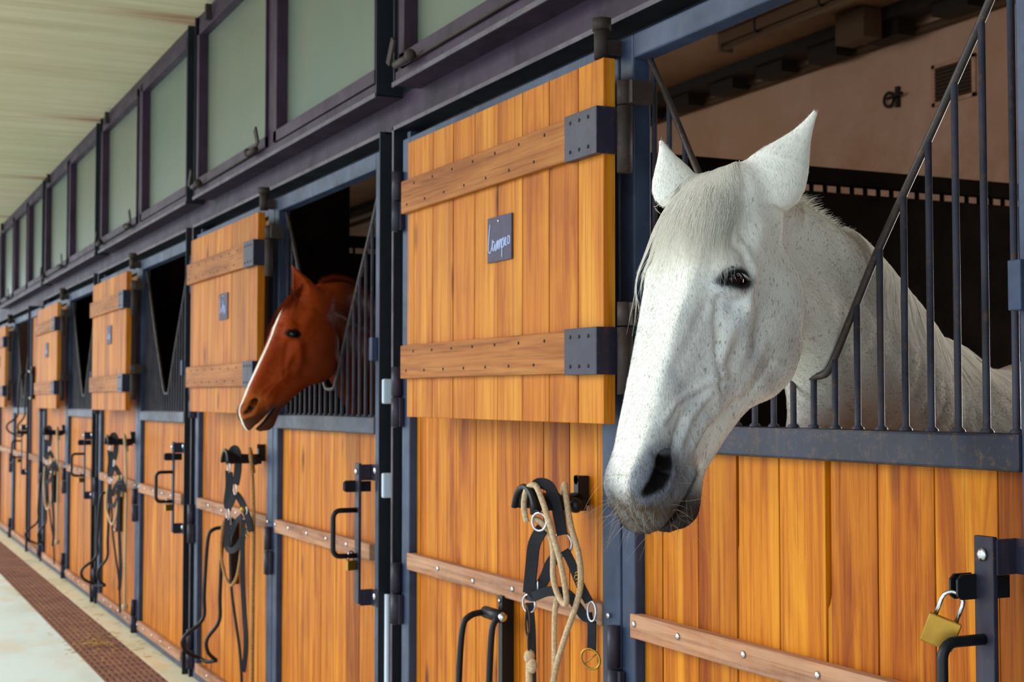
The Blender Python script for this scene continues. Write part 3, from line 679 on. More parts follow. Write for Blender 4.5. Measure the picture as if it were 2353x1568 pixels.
def rope_one(label, g):
    t = thing('lead_rope', label, 'rope', (g, 0, 0), 'lead ropes hanging with the halters')
    m = MB()
    m.tube(spline([(-0.212, -0.15, 1.135), (-0.218, -0.155, 1.175), (-0.212, -0.15, 1.214), (-0.185, -0.14, 1.226), (-0.155, -0.135, 1.19), (-0.125, -0.125, 1.12), (-0.105, -0.11, 1.04), (-0.108, -0.095, 0.97), (-0.13, -0.085, 0.94), (-0.155, -0.09, 0.955), (-0.165, -0.1, 1.0), (-0.17, -0.1, 1.08), (-0.178, -0.12, 1.13), (-0.200, -0.14, 1.145)], 8), 0.0075, 8)
    m.tube(spline([(-0.205, -0.05, 1.10), (-0.212, -0.05, 1.19), (-0.20, -0.05, 1.226), (-0.175, -0.06, 1.20), (-0.13, -0.07, 1.13), (-0.098, -0.065, 1.06), (-0.098, -0.06, 0.99), (-0.118, -0.065, 0.93), (-0.15, -0.075, 0.86), (-0.185, -0.085, 0.77), (-0.20, -0.09, 0.68), (-0.205, -0.09, 0.5)], 8), 0.0075, 8)
    m.tube(spline([(-0.182, -0.08, 0.97), (-0.188, -0.085, 0.90), (-0.19, -0.085, 0.80), (-0.192, -0.085, 0.65), (-0.195, -0.085, 0.5)], 8), 0.0072, 8)
    m.build('cord', M['rope'], t)
    m = MB(); c = (-0.238, -0.13, 0.80)
    m.ball(c, 0.014, 10, 8, (1, 1, 1.3)); m.ball((c[0] + 0.018, c[1], c[2] - 0.02), 0.013, 10, 8, (1, 1, 1.4)); m.tube(spline([c, (c[0] - .002, c[1], c[2] - 0.04), (c[0] + .004, c[1], c[2] - 0.2), (c[0], c[1] + .01, 0.5)], 5), 0.009, 8)
    m.build('knot', M['rope'], t)
    m = MB()
    m.tube(spline([(-0.249, -0.13, 0.925), (-0.237, -0.13, 0.90), (-0.235, -0.13, 0.87), (-0.243, -0.13, 0.85), (-0.256, -0.13, 0.86), (-0.258, -0.13, 0.89), (-0.249, -0.13, 0.925)], 5), 0.003, 8)
    ring(m, (-0.240, -0.13, 0.835), 0.018, 0.0028, (0.7, 1, 0), 0.7, 1.2)
    m.build('snap_hook', M['rusty'], t); return t
rope_one('thick cream lead rope looped over the nearest halter', GS[0])
def halter_two(label, g, s=0.0):
    t = thing('halter', label, 'halter', (g, 0, 0), 'halters hanging on the door hooks')
    A = (-0.23, -0.13, 1.145); B = (-0.205, -0.11, 1.05); C = (-0.34, -0.11, 0.935); D = (-0.155, -0.075, 0.93)
    strap(t, [(A[0], A[1], A[2] + .015), (-0.235, -0.125, 1.2), (-0.225, -0.11, 1.226), (-0.205, -0.1, 1.20), (-0.205, -0.1, 1.13), (B[0], B[1], B[2] + .02)], 0.034, 0.007, name='crown_strap')
    strap(t, [(A[0] - .01, A[1], A[2] - .018), (-0.275, -0.12, 1.06), (-0.305, -0.12, 0.99), (C[0] + .005, C[1], C[2] + .02)], 0.036, 0.007, name='cheek_strap')
    strap(t, [(B[0] - .02, B[1], B[2] - .015), (-0.26, -0.11, 1.0), (-0.3, -0.115, 0.965)], 0.03, 0.006, name='cheek_strap')
    strap(t, [(B[0] + .01, B[1], B[2] - .018), (-0.18, -0.09, 1.0), (-0.14, -0.07, 0.93), (-0.13, -0.06, 0.87)], 0.03, 0.007, name='throat_strap')
    strap(t, [(C[0], C[1], C[2] - .02), (-0.35, -0.11, 0.86), (-0.345, -0.11, 0.79), (-0.30, -0.10, 0.775), (-0.235, -0.09, 0.80), (-0.175, -0.075, 0.86), (-0.16, -0.07, 0.88)], 0.026, 0.006, name='noseband')
    strap(t, [(-0.315, -0.1, 0.84), (-0.27, -0.09, 0.90), (-0.20, -0.08, 0.935)], 0.024, 0.006, name='chin_strap')
    strap(t, [(-0.185, -0.08, 0.92), (-0.19, -0.08, 0.8), (-0.20, -0.075, 0.65), (-0.19, -0.07, 0.52), (-0.16, -0.07, 0.42), (-0.165, -0.07, 0.34), (-0.20, -0.07, 0.26)], 0.022, 0.006, name='hanging_strap')
    strap(t, [(C[0] + .01, C[1], C[2] - .02), (-0.335, -0.1, 0.80), (-0.335, -0.09, 0.60), (-0.33, -0.07, 0.45), (-0.325, -0.05, 0.3), (-0.325, -0.04, 0.1)], 0.012, 0.006, name='hanging_strap')
    m = MB(); ring(m, (A[0] - .01, A[1], A[2]), 0.022, 0.003); ring(m, B, 0.024, 0.003); ring(m, (C[0] + .01, C[1], C[2]), 0.026, 0.003); ring(m, (D[0], D[1], D[2] + .03), 0.018, 0.003); each(m, 'ring', M['chrome'], t)
    m = MB(); m.ball((D[0] - .01, D[1] - .01, D[2] + .035), 0.014, 8, 6); ring(m, (-0.15, -0.07, 0.86), 0.016, 0.003); each(m, 'buckle', M['brass'], t)
    return t
def rope_two(label, g, mt, loopz=0.62, endz=0.18):
    t = thing('lead_rope', label, 'rope', (g, 0, 0), 'lead ropes hanging with the halters')
    m = MB()
    m.tube(spline([(-0.20, -0.03, 1.12), (-0.20, -0.04, 1.19), (-0.19, -0.05, 1.226), (-0.165, -0.055, 1.20), (-0.145, -0.05, 1.1), (-0.14, -0.045, 0.9), (-0.145, -0.045, 0.6), (-0.145, -0.045, endz)], 8), 0.0085, 8)
    m.tube(spline([(-0.36, -0.12, 0.90), (-0.40, -0.12, 0.84), (-0.41, -0.12, 0.76), (-0.39, -0.11, loopz + .05), (-0.32, -0.1, loopz), (-0.24, -0.09, loopz + .05), (-0.21, -0.08, loopz + .16)], 8), 0.0075, 8)
    m.build('cord', M[mt], t)
    m = MB(); m.ball((-0.145, -0.045, endz), 0.02, 10, 8, (1, 1, 1.2)); m.build('knot', M[mt], t)
    return t
halter_two('black halter on the door leaf under the chestnut horse\'s shutter', GS[1]); rope_two('tan rope hanging straight from the second halter\'s hook', GS[1], 'hemp')
halter_two('black halter on the door leaf below the third shutter', GS[2]); rope_two('cream rope with a long loop below the third shutter', GS[2], 'rope', 0.66, 0.16)
halter_two('black halter on the door leaf below the small fourth shutter', GS[3]); rope_two('pale rope hanging below the small fourth shutter', GS[3], 'rope', 0.55, 0.3)
# ---------------------------------------------------------------- horses: one implicit surface each
def smin(a, b, k):
    h = np.clip(0.5 + 0.5 * (b - a) / k, 0, 1); return b + (a - b) * h - k * h * (1 - h)
def smax(a, b, k): return -smin(-a, -b, k)
def capsule(P, a, b, ra, rb):
    a = np.array(a, np.float32); b = np.array(b, np.float32); ab = b - a
    t = np.clip(((P - a) @ ab) / (ab @ ab), 0, 1)
    return np.linalg.norm(P - a - t[:, None] * ab, axis=1) - (ra + (rb - ra) * t)
CH = {}
def chain(P, pts, k=0.03):
    key = tuple(tuple(p) + (r,) for p, r in pts)
    if key not in CH:
        CH[key] = spline(key, 5) if len(pts) > 2 else [np.array(q) for q in key]
    S_ = np.array(CH[key]); lo = (S_[:, :3] - S_[:, 3:]).min(0); hi = (S_[:, :3] + S_[:, 3:]).max(0)
    far = np.linalg.norm(np.maximum(np.maximum(lo - P, P - hi), 0), axis=1); nb = far < .16
    out = far + .0
    if nb.any(): out[nb] = chain_(P[nb], S_)
    return out
def chain_(P, S_):
    d = None
    for p, q in zip(S_, S_[1:]):
        e = capsule(P, p[:3], q[:3], p[3], q[3]); d = e if d is None else np.minimum(d, e)
    return d
def ellip(P, c, r, R=None):
    Q = P - np.array(c, np.float32)
    if R is not None: Q = Q @ np.array(R, np.float32).T
    r = np.array(r, np.float32); k0 = np.linalg.norm(Q / r, axis=1); k1 = np.linalg.norm(Q / (r * r), axis=1)
    return k0 * (k0 - 1) / np.maximum(k1, 1e-9)
def smooth_tab(T, n=200):
    T = np.array(T, float); x = T[:, 0]; xs = np.linspace(x[0], x[-1], n); out = [xs]
    for c in range(1, T.shape[1]):
        y = T[:, c]; m = np.zeros(len(x)); s = np.diff(y) / np.diff(x)
        m[0] = s[0]; m[-1] = s[-1]
        for i in range(1, len(x) - 1): m[i] = 0 if s[i - 1] * s[i] <= 0 else 2 * s[i - 1] * s[i] / (s[i - 1] + s[i])
        i = np.clip(np.searchsorted(x, xs) - 1, 0, len(x) - 2); h = x[i + 1] - x[i]; u = (xs - x[i]) / h
        out.append((2 * u**3 - 3 * u**2 + 1) * y[i] + (u**3 - 2 * u**2 + u) * h * m[i] + (-2 * u**3 + 3 * u**2) * y[i + 1] + (u**3 - u**2) * h * m[i + 1])
    return out
# a (poll to muzzle), dorsal, ventral, half width, all in metres along the skull
SKULL = smooth_tab([(-.04, -.075, -.125, .030), (-.01, -.040, -.15, .055), (.04, -.010, -.165, .068), (.09, .007, -.170, .078), (.15, .013, -.168, .087), (.205, .010, -.160, .089), (.26, .001, -.150, .080), (.32, -.003, -.142, .067),
    (.40, -.004, -.134, .056), (.48, -.006, -.128, .050), (.54, -.012, -.126, .050), (.585, -.022, -.121, .049), (.62, -.034, -.114, .043), (.645, -.052, -.107, .032), (.662, -.074, -.100, .014)])
JAW = smooth_tab([(.04, -.07, -.15, .035), (.09, -.07, -.19, .050), (.14, -.07, -.240, .058), (.19, -.07, -.268, .062), (.235, -.07, -.284, .062), (.28, -.07, -.284, .057), (.33, -.07, -.262, .049), (.38, -.07, -.215, .041), (.43, -.07, -.192, .035), (.49, -.07, -.172, .031),
    (.53, -.08, -.162, .030), (.565, -.09, -.163, .033), (.597, -.10, -.162, .034), (.625, -.105, -.148, .029), (.642, -.112, -.130, .014)])
def loft(a, t, w, T, n):
    xs, top, bot, hw = T; ac = np.clip(a, xs[0], xs[-1])
    to = np.interp(ac, xs, top); bo = np.interp(ac, xs, bot); W = np.interp(ac, xs, hw)
    h = np.maximum((to - bo) / 2, 1e-3); m = (to + bo) / 2; u = np.abs(t - m) / h; v = np.abs(w) / W
    r = (u**n + v**n + 1e-12) ** (1 / n)
    g = r ** (1 - n) * np.sqrt((u ** (n - 1) / h) ** 2 + (v ** (n - 1) / W) ** 2)
    d = (r - 1) / np.maximum(g, 1.0 / np.maximum(h, W))
    e = np.maximum(np.maximum(xs[0] - a, a - xs[-1]), 0)
    return np.where(e > 0, np.sqrt(np.maximum(d, 0) ** 2 + e * e), d)
MOUTH = ([.50, .516, .556, .59, .62, .637, .67], [-.1345, -.1345, -.1245, -.118, -.109, -.101, -.096])
EYE = np.array([.222, -.060, .0835]); EYE_R = .026; EX = (.36, .933)
def leaf_ear(Q, base, tip, side, ws, hs, bend=0.0):
    """leaf-shaped ear: Q in head frame; side = direction of its width; bend bows it sideways"""
    base = np.array(base); tip = np.array(tip); ax = tip - base; L = np.linalg.norm(ax); ax /= L
    side = np.array(side, float); side -= ax * (side @ ax); side /= np.linalg.norm(side); nn = np.cross(ax, side)
    q = Q - base; s = (q @ ax) / L; sc = np.clip(s, 0, 1)
    off = bend * np.sin(np.pi * sc)
    x = q @ side - off; y = q @ nn
    W = np.interp(sc, np.linspace(0, 1, len(ws)), ws); H = np.interp(sc, np.linspace(0, 1, len(hs)), hs)
    r = np.sqrt((x / W) ** 2 + (y / H) ** 2); g = np.sqrt((x / W**2) ** 2 + (y / H**2) ** 2) / np.maximum(r, 1e-6)
    d = (r - 1) / np.maximum(g, 1 / np.maximum(W, H))
    e = np.maximum(np.maximum(-s, s - 1), 0) * L
    return np.where(e > 0, np.sqrt(np.maximum(d, 0) ** 2 + e * e), d)
class Horse:
    def __init__(s, O, A, Fd, L, sc, ears, crest, mid, throat, S, K, veins, lid=0.0, up=(0, 0, 1.0)):
        s.O = np.array(O); s.A = np.array(A); s.F = np.array(Fd); s.L = np.array(L); s.sc = sc; s.R = np.array([s.A, s.F, s.L])
        s.ears, s.crest, s.mid, s.throat, s.S, s.K, s.veins, s.lid = ears, crest, mid, throat, np.array(S), np.array(K), veins, lid
    def to_head(s, P): return ((P - s.O) @ s.R.T) / s.sc
    def to_world(s, H): return s.O + s.sc * (np.array(H) @ s.R)
    def head(s, Q):
        Qe = Q; Q = Q * np.array([1.0, 1 / 1.10, 1 / 1.07])
        a, t, w = Q[:, 0], Q[:, 1], Q[:, 2]; w0 = np.abs(w); Qs = np.stack([a, t, w0], 1)
        d = loft(a, t, w, SKULL, 2.7)
        d = smin(d, loft(a, t, w, JAW, 2.6), 0.018)
        d = smin(d, ellip(Qs, (.185, -.165, .038), (.085, .078, .040)), 0.022)           # masseter
        d = smin(d, ellip(Qs, (.212, -.042, .076), (.042, .026, .024)), 0.016)           # orbit
        d = smin(d, capsule(Qs, (.235, -.078, .078), (.10, -.085, .070), .013, .014), 0.02)   # zygomatic arch
        d = smin(d, capsule(Qs, (.255, -.088, .072), (.385, -.092, .052), .011, .006), 0.014)  # facial crest
        d = smin(d, capsule(Qs, (.22, -.012, .045), (.545, -.030, .030), .018, .010), 0.02)     # nasal edge
        d = smin(d, ellip(Qs, (.035, -.062, .052), (.048, .042, .030)), 0.022)            # ear muscle
        d = smax(d, -ellip(Qs, (.135, -.040, .094), (.030, .017, .012)), 0.018)           # hollow above the eye
        d = smax(d, -capsule(Qs, (.30, -.052, .086), (.44, -.058, .072), .014, .012), 0.024)   # side of the nose
        d = smax(d, -capsule(Qs, (.33, -.135, .078), (.47, -.125, .060), .012, .010), 0.025)   # below the crest
        # muzzle
        d = smin(d, ellip(Qs, (.585, -.058, .031), (.052, .046, .025)), 0.018)
        d = smin(d, ellip(Qs, (.630, -.082, .022), (.030, .026, .026)), 0.014)
        d = smin(d, capsule(Qs, (.545, -.112, .038), (.625, -.097, .026), .010, .012), 0.012)
        rim = np.minimum(np.minimum(capsule(Qs, (.544, -.046, .052), (.568, -.064, .052), .0075, .009), capsule(Qs, (.568, -.064, .052), (.602, -.062, .049), .009, .009)), capsule(Qs, (.602, -.062, .049), (.628, -.044, .040), .009, .006))
        d = smin(d, rim, 0.010)
        nos = smin(capsule(Qs, (.562, -.045, .066), (.590, -.042, .066), .0150, .0150), capsule(Qs, (.590, -.042, .066), (.618, -.030, .052), .0145, .006), 0.01)
        nos = smin(nos, capsule(Qs, (.560, -.046, .058), (.53, -.052, .030), .014, .010), 0.008)
        nos = smin(nos, capsule(Qs, (.553, -.040, .058), (.551, -.024, .055), .0075, .005), 0.006)
        d = smax(d, -nos, 0.006)
        # mouth line
        tm = np.interp(a, MOUTH[0], MOUTH[1])
        slit = np.maximum(np.abs(t - tm) - .0032 - .07 * np.clip(a - .52, 0, .08), .517 - a)
        d = smax(d, -slit, 0.007)
        d = smin(d, ellip(Qs, (.592, -.146, .0), (.034, .017, .029)), 0.012)              # chin
        for pts, amp, sig in s.veins:
            dd = None
            for p, q in zip(pts, pts[1:]):
                e = capsule(Qe[:, :2], p, q, 0, 0); dd = e if dd is None else np.minimum(dd, e)
            d = d - 1.5 * amp * np.exp(-(dd / sig) ** 2) * (w > .02)
        # eye: lid ball, almond opening, cavity
        a, t, w0 = Qe[:, 0], Qe[:, 1], np.abs(Qe[:, 2]); Qs = np.stack([a, t, w0], 1)
        E = EYE; lidb = np.linalg.norm(Qs - E, axis=1) - (EYE_R + .0045)
        d = smin(d, lidb, 0.010)
        x = a - E[0] + 0.0; y = t - E[1]
        rx, ry = -(x * EX[0] + y * EX[1]), x * EX[1] - y * EX[0]        # along the slit towards the back corner; positive below
        ry = ry * -1 if False else ry
        curve = np.maximum(ry - (.0105 - s.lid * .3) * (1 - (rx / .024) ** 2), -ry - (.0125 - s.lid) * (1 - (rx / .024) ** 2))
        opening = np.maximum(np.maximum(curve, np.abs(rx) - .024), -(w0 - E[2] - .004))
        d = smax(d, -opening, 0.0025)
        d = smax(d, -(np.linalg.norm(Qs - E, axis=1) - EYE_R), 0.001)
        crease = np.abs(np.sqrt((rx / .031) ** 2 + ((ry + .001) / .0200) ** 2) - 1) * .022 - .0008
        crease = np.maximum(crease, -(w0 - E[2] - .006)); crease = np.maximum(crease, ry + .003)
        d = smax(d, -crease, 0.005)
        return d
    def ear_f(s, Q):
        d = None
        for e in s.ears:
            q = leaf_ear(Q, e['b'], e['t'], e['s'], e['w'], e['h'], e.get('bend', 0))
            if 'cav' in e:
                c = np.array(e['cav']) * e.get('cd', .02)
                q = smax(q, -leaf_ear(Q, np.array(e['b']) + c + (np.array(e['t']) - np.array(e['b'])) * .12, np.array(e['t']) + c * .25 - (np.array(e['t']) - np.array(e['b'])) * .06, e['s'], [v * .64 for v in e['w']], [v * .74 for v in e['h']], e.get('bend', 0)), 0.004)
            d = q if d is None else np.minimum(d, q)
        return d
    def body(s, P):
        d = chain(P, s.crest, 0.04); d = smin(d, chain(P, s.mid, 0.05), 0.05); d = smin(d, chain(P, s.throat, 0.04), 0.06)
        S, K = s.S, s.K; ax = K - S; ax /= np.linalg.norm(ax); lat = np.cross(ax, (0, 0, 1.0)); lat /= np.linalg.norm(lat); up = np.array((0, 0, 1.0))
        # widen in height: barrel narrower than tall
        Q = np.stack([(P - S) @ lat * 1.10, (P - S) @ ax, (P - S) @ up], 1)
        L = np.linalg.norm(K - S); z = 0.0
        b = chain(Q, [((0, -.05, -.02), .22), ((0, .22, -.04), .285), ((0, .62, -.05), .30), ((0, L - .12, 0.0), .285), ((0, L + .10, -.03), .24)], 0.08)
        d = smin(d, b, 0.09)
        d = smin(d, ellip(Q, (0, .05, .20), (.07, .20, .09)), 0.09)                        # withers
        g = 0.0
        for sg in (-1, 1):
            f0 = S + lat * sg * .15 + ax * .06; h0 = K + lat * sg * .16 + ax * .08
            d = smin(d, chain(P, [((f0[0], f0[1], 1.15), .13), ((f0[0], f0[1], .82), .075), ((f0[0], f0[1], .50), .044), ((f0[0], f0[1], .44), .045), ((f0[0], f0[1], .17), .030), ((f0[0] - ax[0] * .03, f0[1] - ax[1] * .03, .09), .037), ((f0[0] - ax[0] * .05, f0[1] - ax[1] * .05, .05), .050)], 0.03), 0.05)
            d = smin(d, chain(P, [((h0[0], h0[1], 1.20), .20), ((h0[0] - ax[0] * .10, h0[1] - ax[1] * .10, .88), .12), ((h0[0] + ax[0] * .12, h0[1] + ax[1] * .12, .58), .055), ((h0[0] + ax[0] * .12, h0[1] + ax[1] * .12, .50), .046), ((h0[0] + ax[0] * .09, h0[1] + ax[1] * .09, .17), .032), ((h0[0] + ax[0] * .06, h0[1] + ax[1] * .06, .05), .050)], 0.03), 0.05)
        d = np.maximum(d, 0.004 - P[:, 2])
        return d
    def field(s, P):
        Q = s.to_head(P); out = np.empty(len(P)); far = (Q[:, 0] < -.30) | (Q[:, 0] > .80) | (np.abs(Q[:, 2]) > .32) | (Q[:, 1] > .25) | (Q[:, 1] < -.45)
        d = s.body(P); nb = ~far
        if nb.any():
            Qn = Q[nb]; h = s.head(Qn) * s.sc; dn = smin(d[nb], h, 0.011)
            # keep the cheek edge crisp where it leaves the throat
            dn = smin(dn, s.ear_f(Qn) * s.sc, 0.012); d[nb] = dn
        return d
    def project(s, P, off=0.0, it=3):
        for _ in range(it):
            e = 0.0015; f0 = s.field(P); G = np.stack([(s.field(P + np.eye(3)[i] * e) - f0) / e for i in range(3)], 1)
            n = G / (np.linalg.norm(G, axis=1, keepdims=True) + 1e-9); P = P - n * (f0 - off)[:, None] if hasattr(off, '__len__') else P - n * (f0 - off)[:, None]
        return P, n
def axis_steps(lo, hi, a, b, fine, coarse):
    left = list(np.arange(a, lo, -coarse))[1:][::-1]; mid = list(np.arange(a, b, fine)); right = list(np.arange(b, hi, coarse))
    return np.array(left + mid + right, np.float32)
def surface_net(field, xs, ys, zs):
    """dual contouring by edge averages on a rectilinear grid; only blocks near the surface are evaluated finely"""
    nx, ny, nz = len(xs), len(ys), len(zs); B = 8
    pad = lambda v: np.concatenate([v, v[-1] + (np.arange(1, B + 1) * (v[-1] - v[-2]))])
    bx, by, bz = -(-nx // B), -(-ny // B), -(-nz // B)
    def blk(v, n): v = pad(v); return np.array([(v[i * B] + v[i * B + B - 1]) / 2 for i in range(n)]), np.array([v[min((i + 1) * B, len(v) - 1)] - v[i * B] for i in range(n)])
    cx, hx = blk(xs, bx); cy, hy = blk(ys, by); cz, hz = blk(zs, bz)
    G = np.stack(np.meshgrid(cx, cy, cz, indexing='ij'), -1).reshape(-1, 3)
    H = np.stack(np.meshgrid(hx, hy, hz, indexing='ij'), -1).reshape(-1, 3)
    fc = np.concatenate([field(G[i:i + 200000].astype(np.float64)) for i in range(0, len(G), 200000)])
    act = np.abs(fc) < np.linalg.norm(H, axis=1) * 0.5 * 1.25 + 0.03
    V = np.repeat(np.repeat(np.repeat(np.where(fc < 0, -1, 1).astype(np.float32).reshape(bx, by, bz), B, 0), B, 1), B, 2)
    ids = np.argwhere(act.reshape(bx, by, bz)); px, py, pz = pad(xs), pad(ys), pad(zs)
    loc = np.stack(np.meshgrid(*[np.arange(B)] * 3, indexing='ij'), -1).reshape(-1, 3)
    for i in range(0, len(ids), 600):
        I = (ids[i:i + 600, None, :] * B + loc[None]).reshape(-1, 3)
        P = np.stack([px[I[:, 0]], py[I[:, 1]], pz[I[:, 2]]], 1).astype(np.float64)
        V[I[:, 0], I[:, 1], I[:, 2]] = field(P)
    V = V[:nx, :ny, :nz]; S = V < 0
    c = S[:-1, :-1, :-1].astype(np.int8)
    for dx in (0, 1):
        for dy in (0, 1):
            for dz in (0, 1):
                if dx + dy + dz: c = c + S[dx:nx - 1 + dx, dy:ny - 1 + dy, dz:nz - 1 + dz]
    C = np.argwhere((c > 0) & (c < 8)); idx = -np.ones((nx - 1, ny - 1, nz - 1), np.int32); idx[C[:, 0], C[:, 1], C[:, 2]] = np.arange(len(C))
    acc = np.zeros((len(C), 3)); cnt = np.zeros(len(C))
    cor = [(i, j, k) for i in (0, 1) for j in (0, 1) for k in (0, 1)]
    for a in cor:
        for b in cor:
            if sum(b) - sum(a) == 1 and all(q >= p for p, q in zip(a, b)):
                A_ = C + np.array(a); B_ = C + np.array(b)
                va = V[A_[:, 0], A_[:, 1], A_[:, 2]]; vb = V[B_[:, 0], B_[:, 1], B_[:, 2]]; m = (va < 0) != (vb < 0)
                t = np.where(m, va / (va - vb + 1e-20), 0)[:, None]
                pa = np.stack([xs[A_[:, 0]], ys[A_[:, 1]], zs[A_[:, 2]]], 1); pb = np.stack([xs[B_[:, 0]], ys[B_[:, 1]], zs[B_[:, 2]]], 1)
                acc += np.where(m[:, None], pa + (pb - pa) * t, 0); cnt += m
    verts = acc / np.maximum(cnt, 1)[:, None]
    F = []
    for ax in range(3):
        sl0 = [slice(None)] * 3; sl1 = [slice(None)] * 3; sl0[ax] = slice(0, -1); sl1[ax] = slice(1, None)
        s0 = S[tuple(sl0)]; s1 = S[tuple(sl1)]; E = np.argwhere(s0 != s1); o = [i for i in range(3) if i != ax]
        ok = (E[:, o[0]] > 0) & (E[:, o[1]] > 0) & (E[:, o[0]] < idx.shape[o[0]]) & (E[:, o[1]] < idx.shape[o[1]]); E = E[ok]
        fl = S[E[:, 0], E[:, 1], E[:, 2]]
        q = []
        for d0, d1 in ((-1, -1), (0, -1), (0, 0), (-1, 0)):
            I = E.copy(); I[:, o[0]] += d0; I[:, o[1]] += d1; q.append(idx[I[:, 0], I[:, 1], I[:, 2]])
        q = np.stack(q, 1); flip = fl if ax != 1 else ~fl
        q[~flip] = q[~flip][:, ::-1]; F.append(q)
    return verts, np.concatenate(F)
def np_mesh(name, verts, faces, mat, parent=None, smooth=True, cols=None):
    me = bpy.data.meshes.new(name); me.vertices.add(len(verts)); me.vertices.foreach_set('co', np.asarray(verts, np.float32).ravel())
    k = faces.shape[1]; me.loops.add(faces.size); me.loops.foreach_set('vertex_index', faces.astype(np.int32).ravel())
    me.polygons.add(len(faces)); me.polygons.foreach_set('loop_start', np.arange(0, faces.size, k, dtype=np.int32)); me.polygons.foreach_set('loop_total', np.full(len(faces), k, np.int32))
    me.polygons.foreach_set('use_smooth', np.full(len(faces), smooth)); me.update(calc_edges=True); me.validate()
    if cols is not None:
        at = me.attributes.new('skin', 'FLOAT_COLOR', 'POINT'); c = np.ones((len(verts), 4), np.float32); c[:, :cols.shape[1]] = cols; at.data.foreach_set('color', c.ravel())
    o = bpy.data.objects.new(name, me); COL.objects.link(o); me.materials.append(mat)
    if parent is not None: o.parent = parent
    return o
def hairs(name, paths, rad, mat, parent, cols=None, taper=True):
    """paths: (n, m, 3) strand points -> one mesh of thin three-sided tapering strands"""
    n, m, _ = paths.shape; T = np.gradient(paths, axis=1); T /= np.linalg.norm(T, axis=2, keepdims=True) + 1e-9
    ref = np.array([0.31, 0.52, 0.79]); U = np.cross(T, ref); U /= np.linalg.norm(U, axis=2, keepdims=True) + 1e-9; W = np.cross(T, U)
    tp = (1 - np.linspace(0, 1, m) ** 2 * .85) if taper else np.ones(m)
    r = (np.asarray(rad).reshape(-1, 1) * tp[None])[..., None] if hasattr(rad, '__len__') else (rad * tp)[None, :, None]
    V = np.stack([paths + r * (math.cos(a) * U + math.sin(a) * W) for a in (0, 2.094, 4.189)], 2)   # n,m,3,3
    I = np.arange(n * m * 3).reshape(n, m, 3); F = []
    for k in range(3): F.append(np.stack([I[:, :-1, k], I[:, :-1, (k + 1) % 3], I[:, 1:, (k + 1) % 3], I[:, 1:, k]], -1).reshape(-1, 4))
    c = None if cols is None else np.repeat(cols, m * 3, 0)
    return np_mesh(name, V.reshape(-1, 3), np.concatenate(F), mat, parent, True, c)
# ---------------------------------------------------------------- coat materials
def coat_mat(name, flecks=None, shade=None, rough=0.75):
    m, nt, b = mat(name); at = N(nt, 'Attribute', attribute_name='skin'); tc = N(nt, 'TexCoord')
    c = at.outputs['Color']
    mp = N(nt, 'Mapping'); mp.inputs['Scale'].default_value = (1, 1, .35); nt.links.new(tc.outputs['Object'], mp.inputs[0])
    n = noise(nt, mp.outputs[0], 260, 3, .6); n1 = noise(nt, tc.outputs['Object'], 9, 5, .6)
    if shade: c = mixc(nt, ramp(nt, n1, [(.35, (0, 0, 0, 1)), (.7, (.6, .6, .6, 1))]), c, mixc(nt, 1.0, c, shade, 'MULTIPLY'))
    if flecks:
        vo = N(nt, 'TexVoronoi', i_Scale=120.0, i_Randomness=1.0); mp2 = N(nt, 'Mapping'); mp2.inputs['Scale'].default_value = (1, 1, .45)
        nt.links.new(tc.outputs['Object'], mp2.inputs[0]); nt.links.new(mp2.outputs[0], vo.inputs['Vector'])
        big = noise(nt, tc.outputs['Object'], 6, 4, .6); wn_ = N(nt, 'TexWhiteNoise'); nt.links.new(vo.outputs['Position'], wn_.inputs['Vector'])
        spot = ramp(nt, vo.outputs['Distance'], [(.06, (1, 1, 1, 1)), (.22, (0, 0, 0, 1))])
        pick = math_(nt, 'GREATER_THAN', math_(nt, 'ADD', wn_.outputs['Value'], math_(nt, 'MULTIPLY', big, .7)), 1.17)
        c = mixc(nt, math_(nt, 'MULTIPLY', math_(nt, 'MULTIPLY', spot, pick), .6), c, flecks)
    nt.links.new(c, b.inputs['Base Color']); b.inputs['Roughness'].default_value = rough; b.inputs['Specular IOR Level'].default_value = .07
    bump(nt, b, n, .35, .0015); return m
def hair_mat(name, col, rough=.45, attr=False):
    m, nt, b = mat(name); b.inputs['Roughness'].default_value = rough; b.inputs['Specular IOR Level'].default_value = .05
    tr = N(nt, 'BsdfTranslucent'); mx = N(nt, 'MixShader'); mx.inputs[0].default_value = .7 if not attr else .5; out = [n for n in nt.nodes if n.type == 'OUTPUT_MATERIAL'][0]
    nt.links.new(b.outputs[0], mx.inputs[1]); nt.links.new(tr.outputs[0], mx.inputs[2]); nt.links.new(mx.outputs[0], out.inputs[0])
    if attr:
        at = N(nt, 'Attribute', attribute_name='skin'); nt.links.new(at.outputs['Color'], b.inputs['Base Color']); nt.links.new(at.outputs['Color'], tr.inputs[0])
    else: b.inputs['Base Color'].default_value = col; tr.inputs[0].default_value = col
    return m
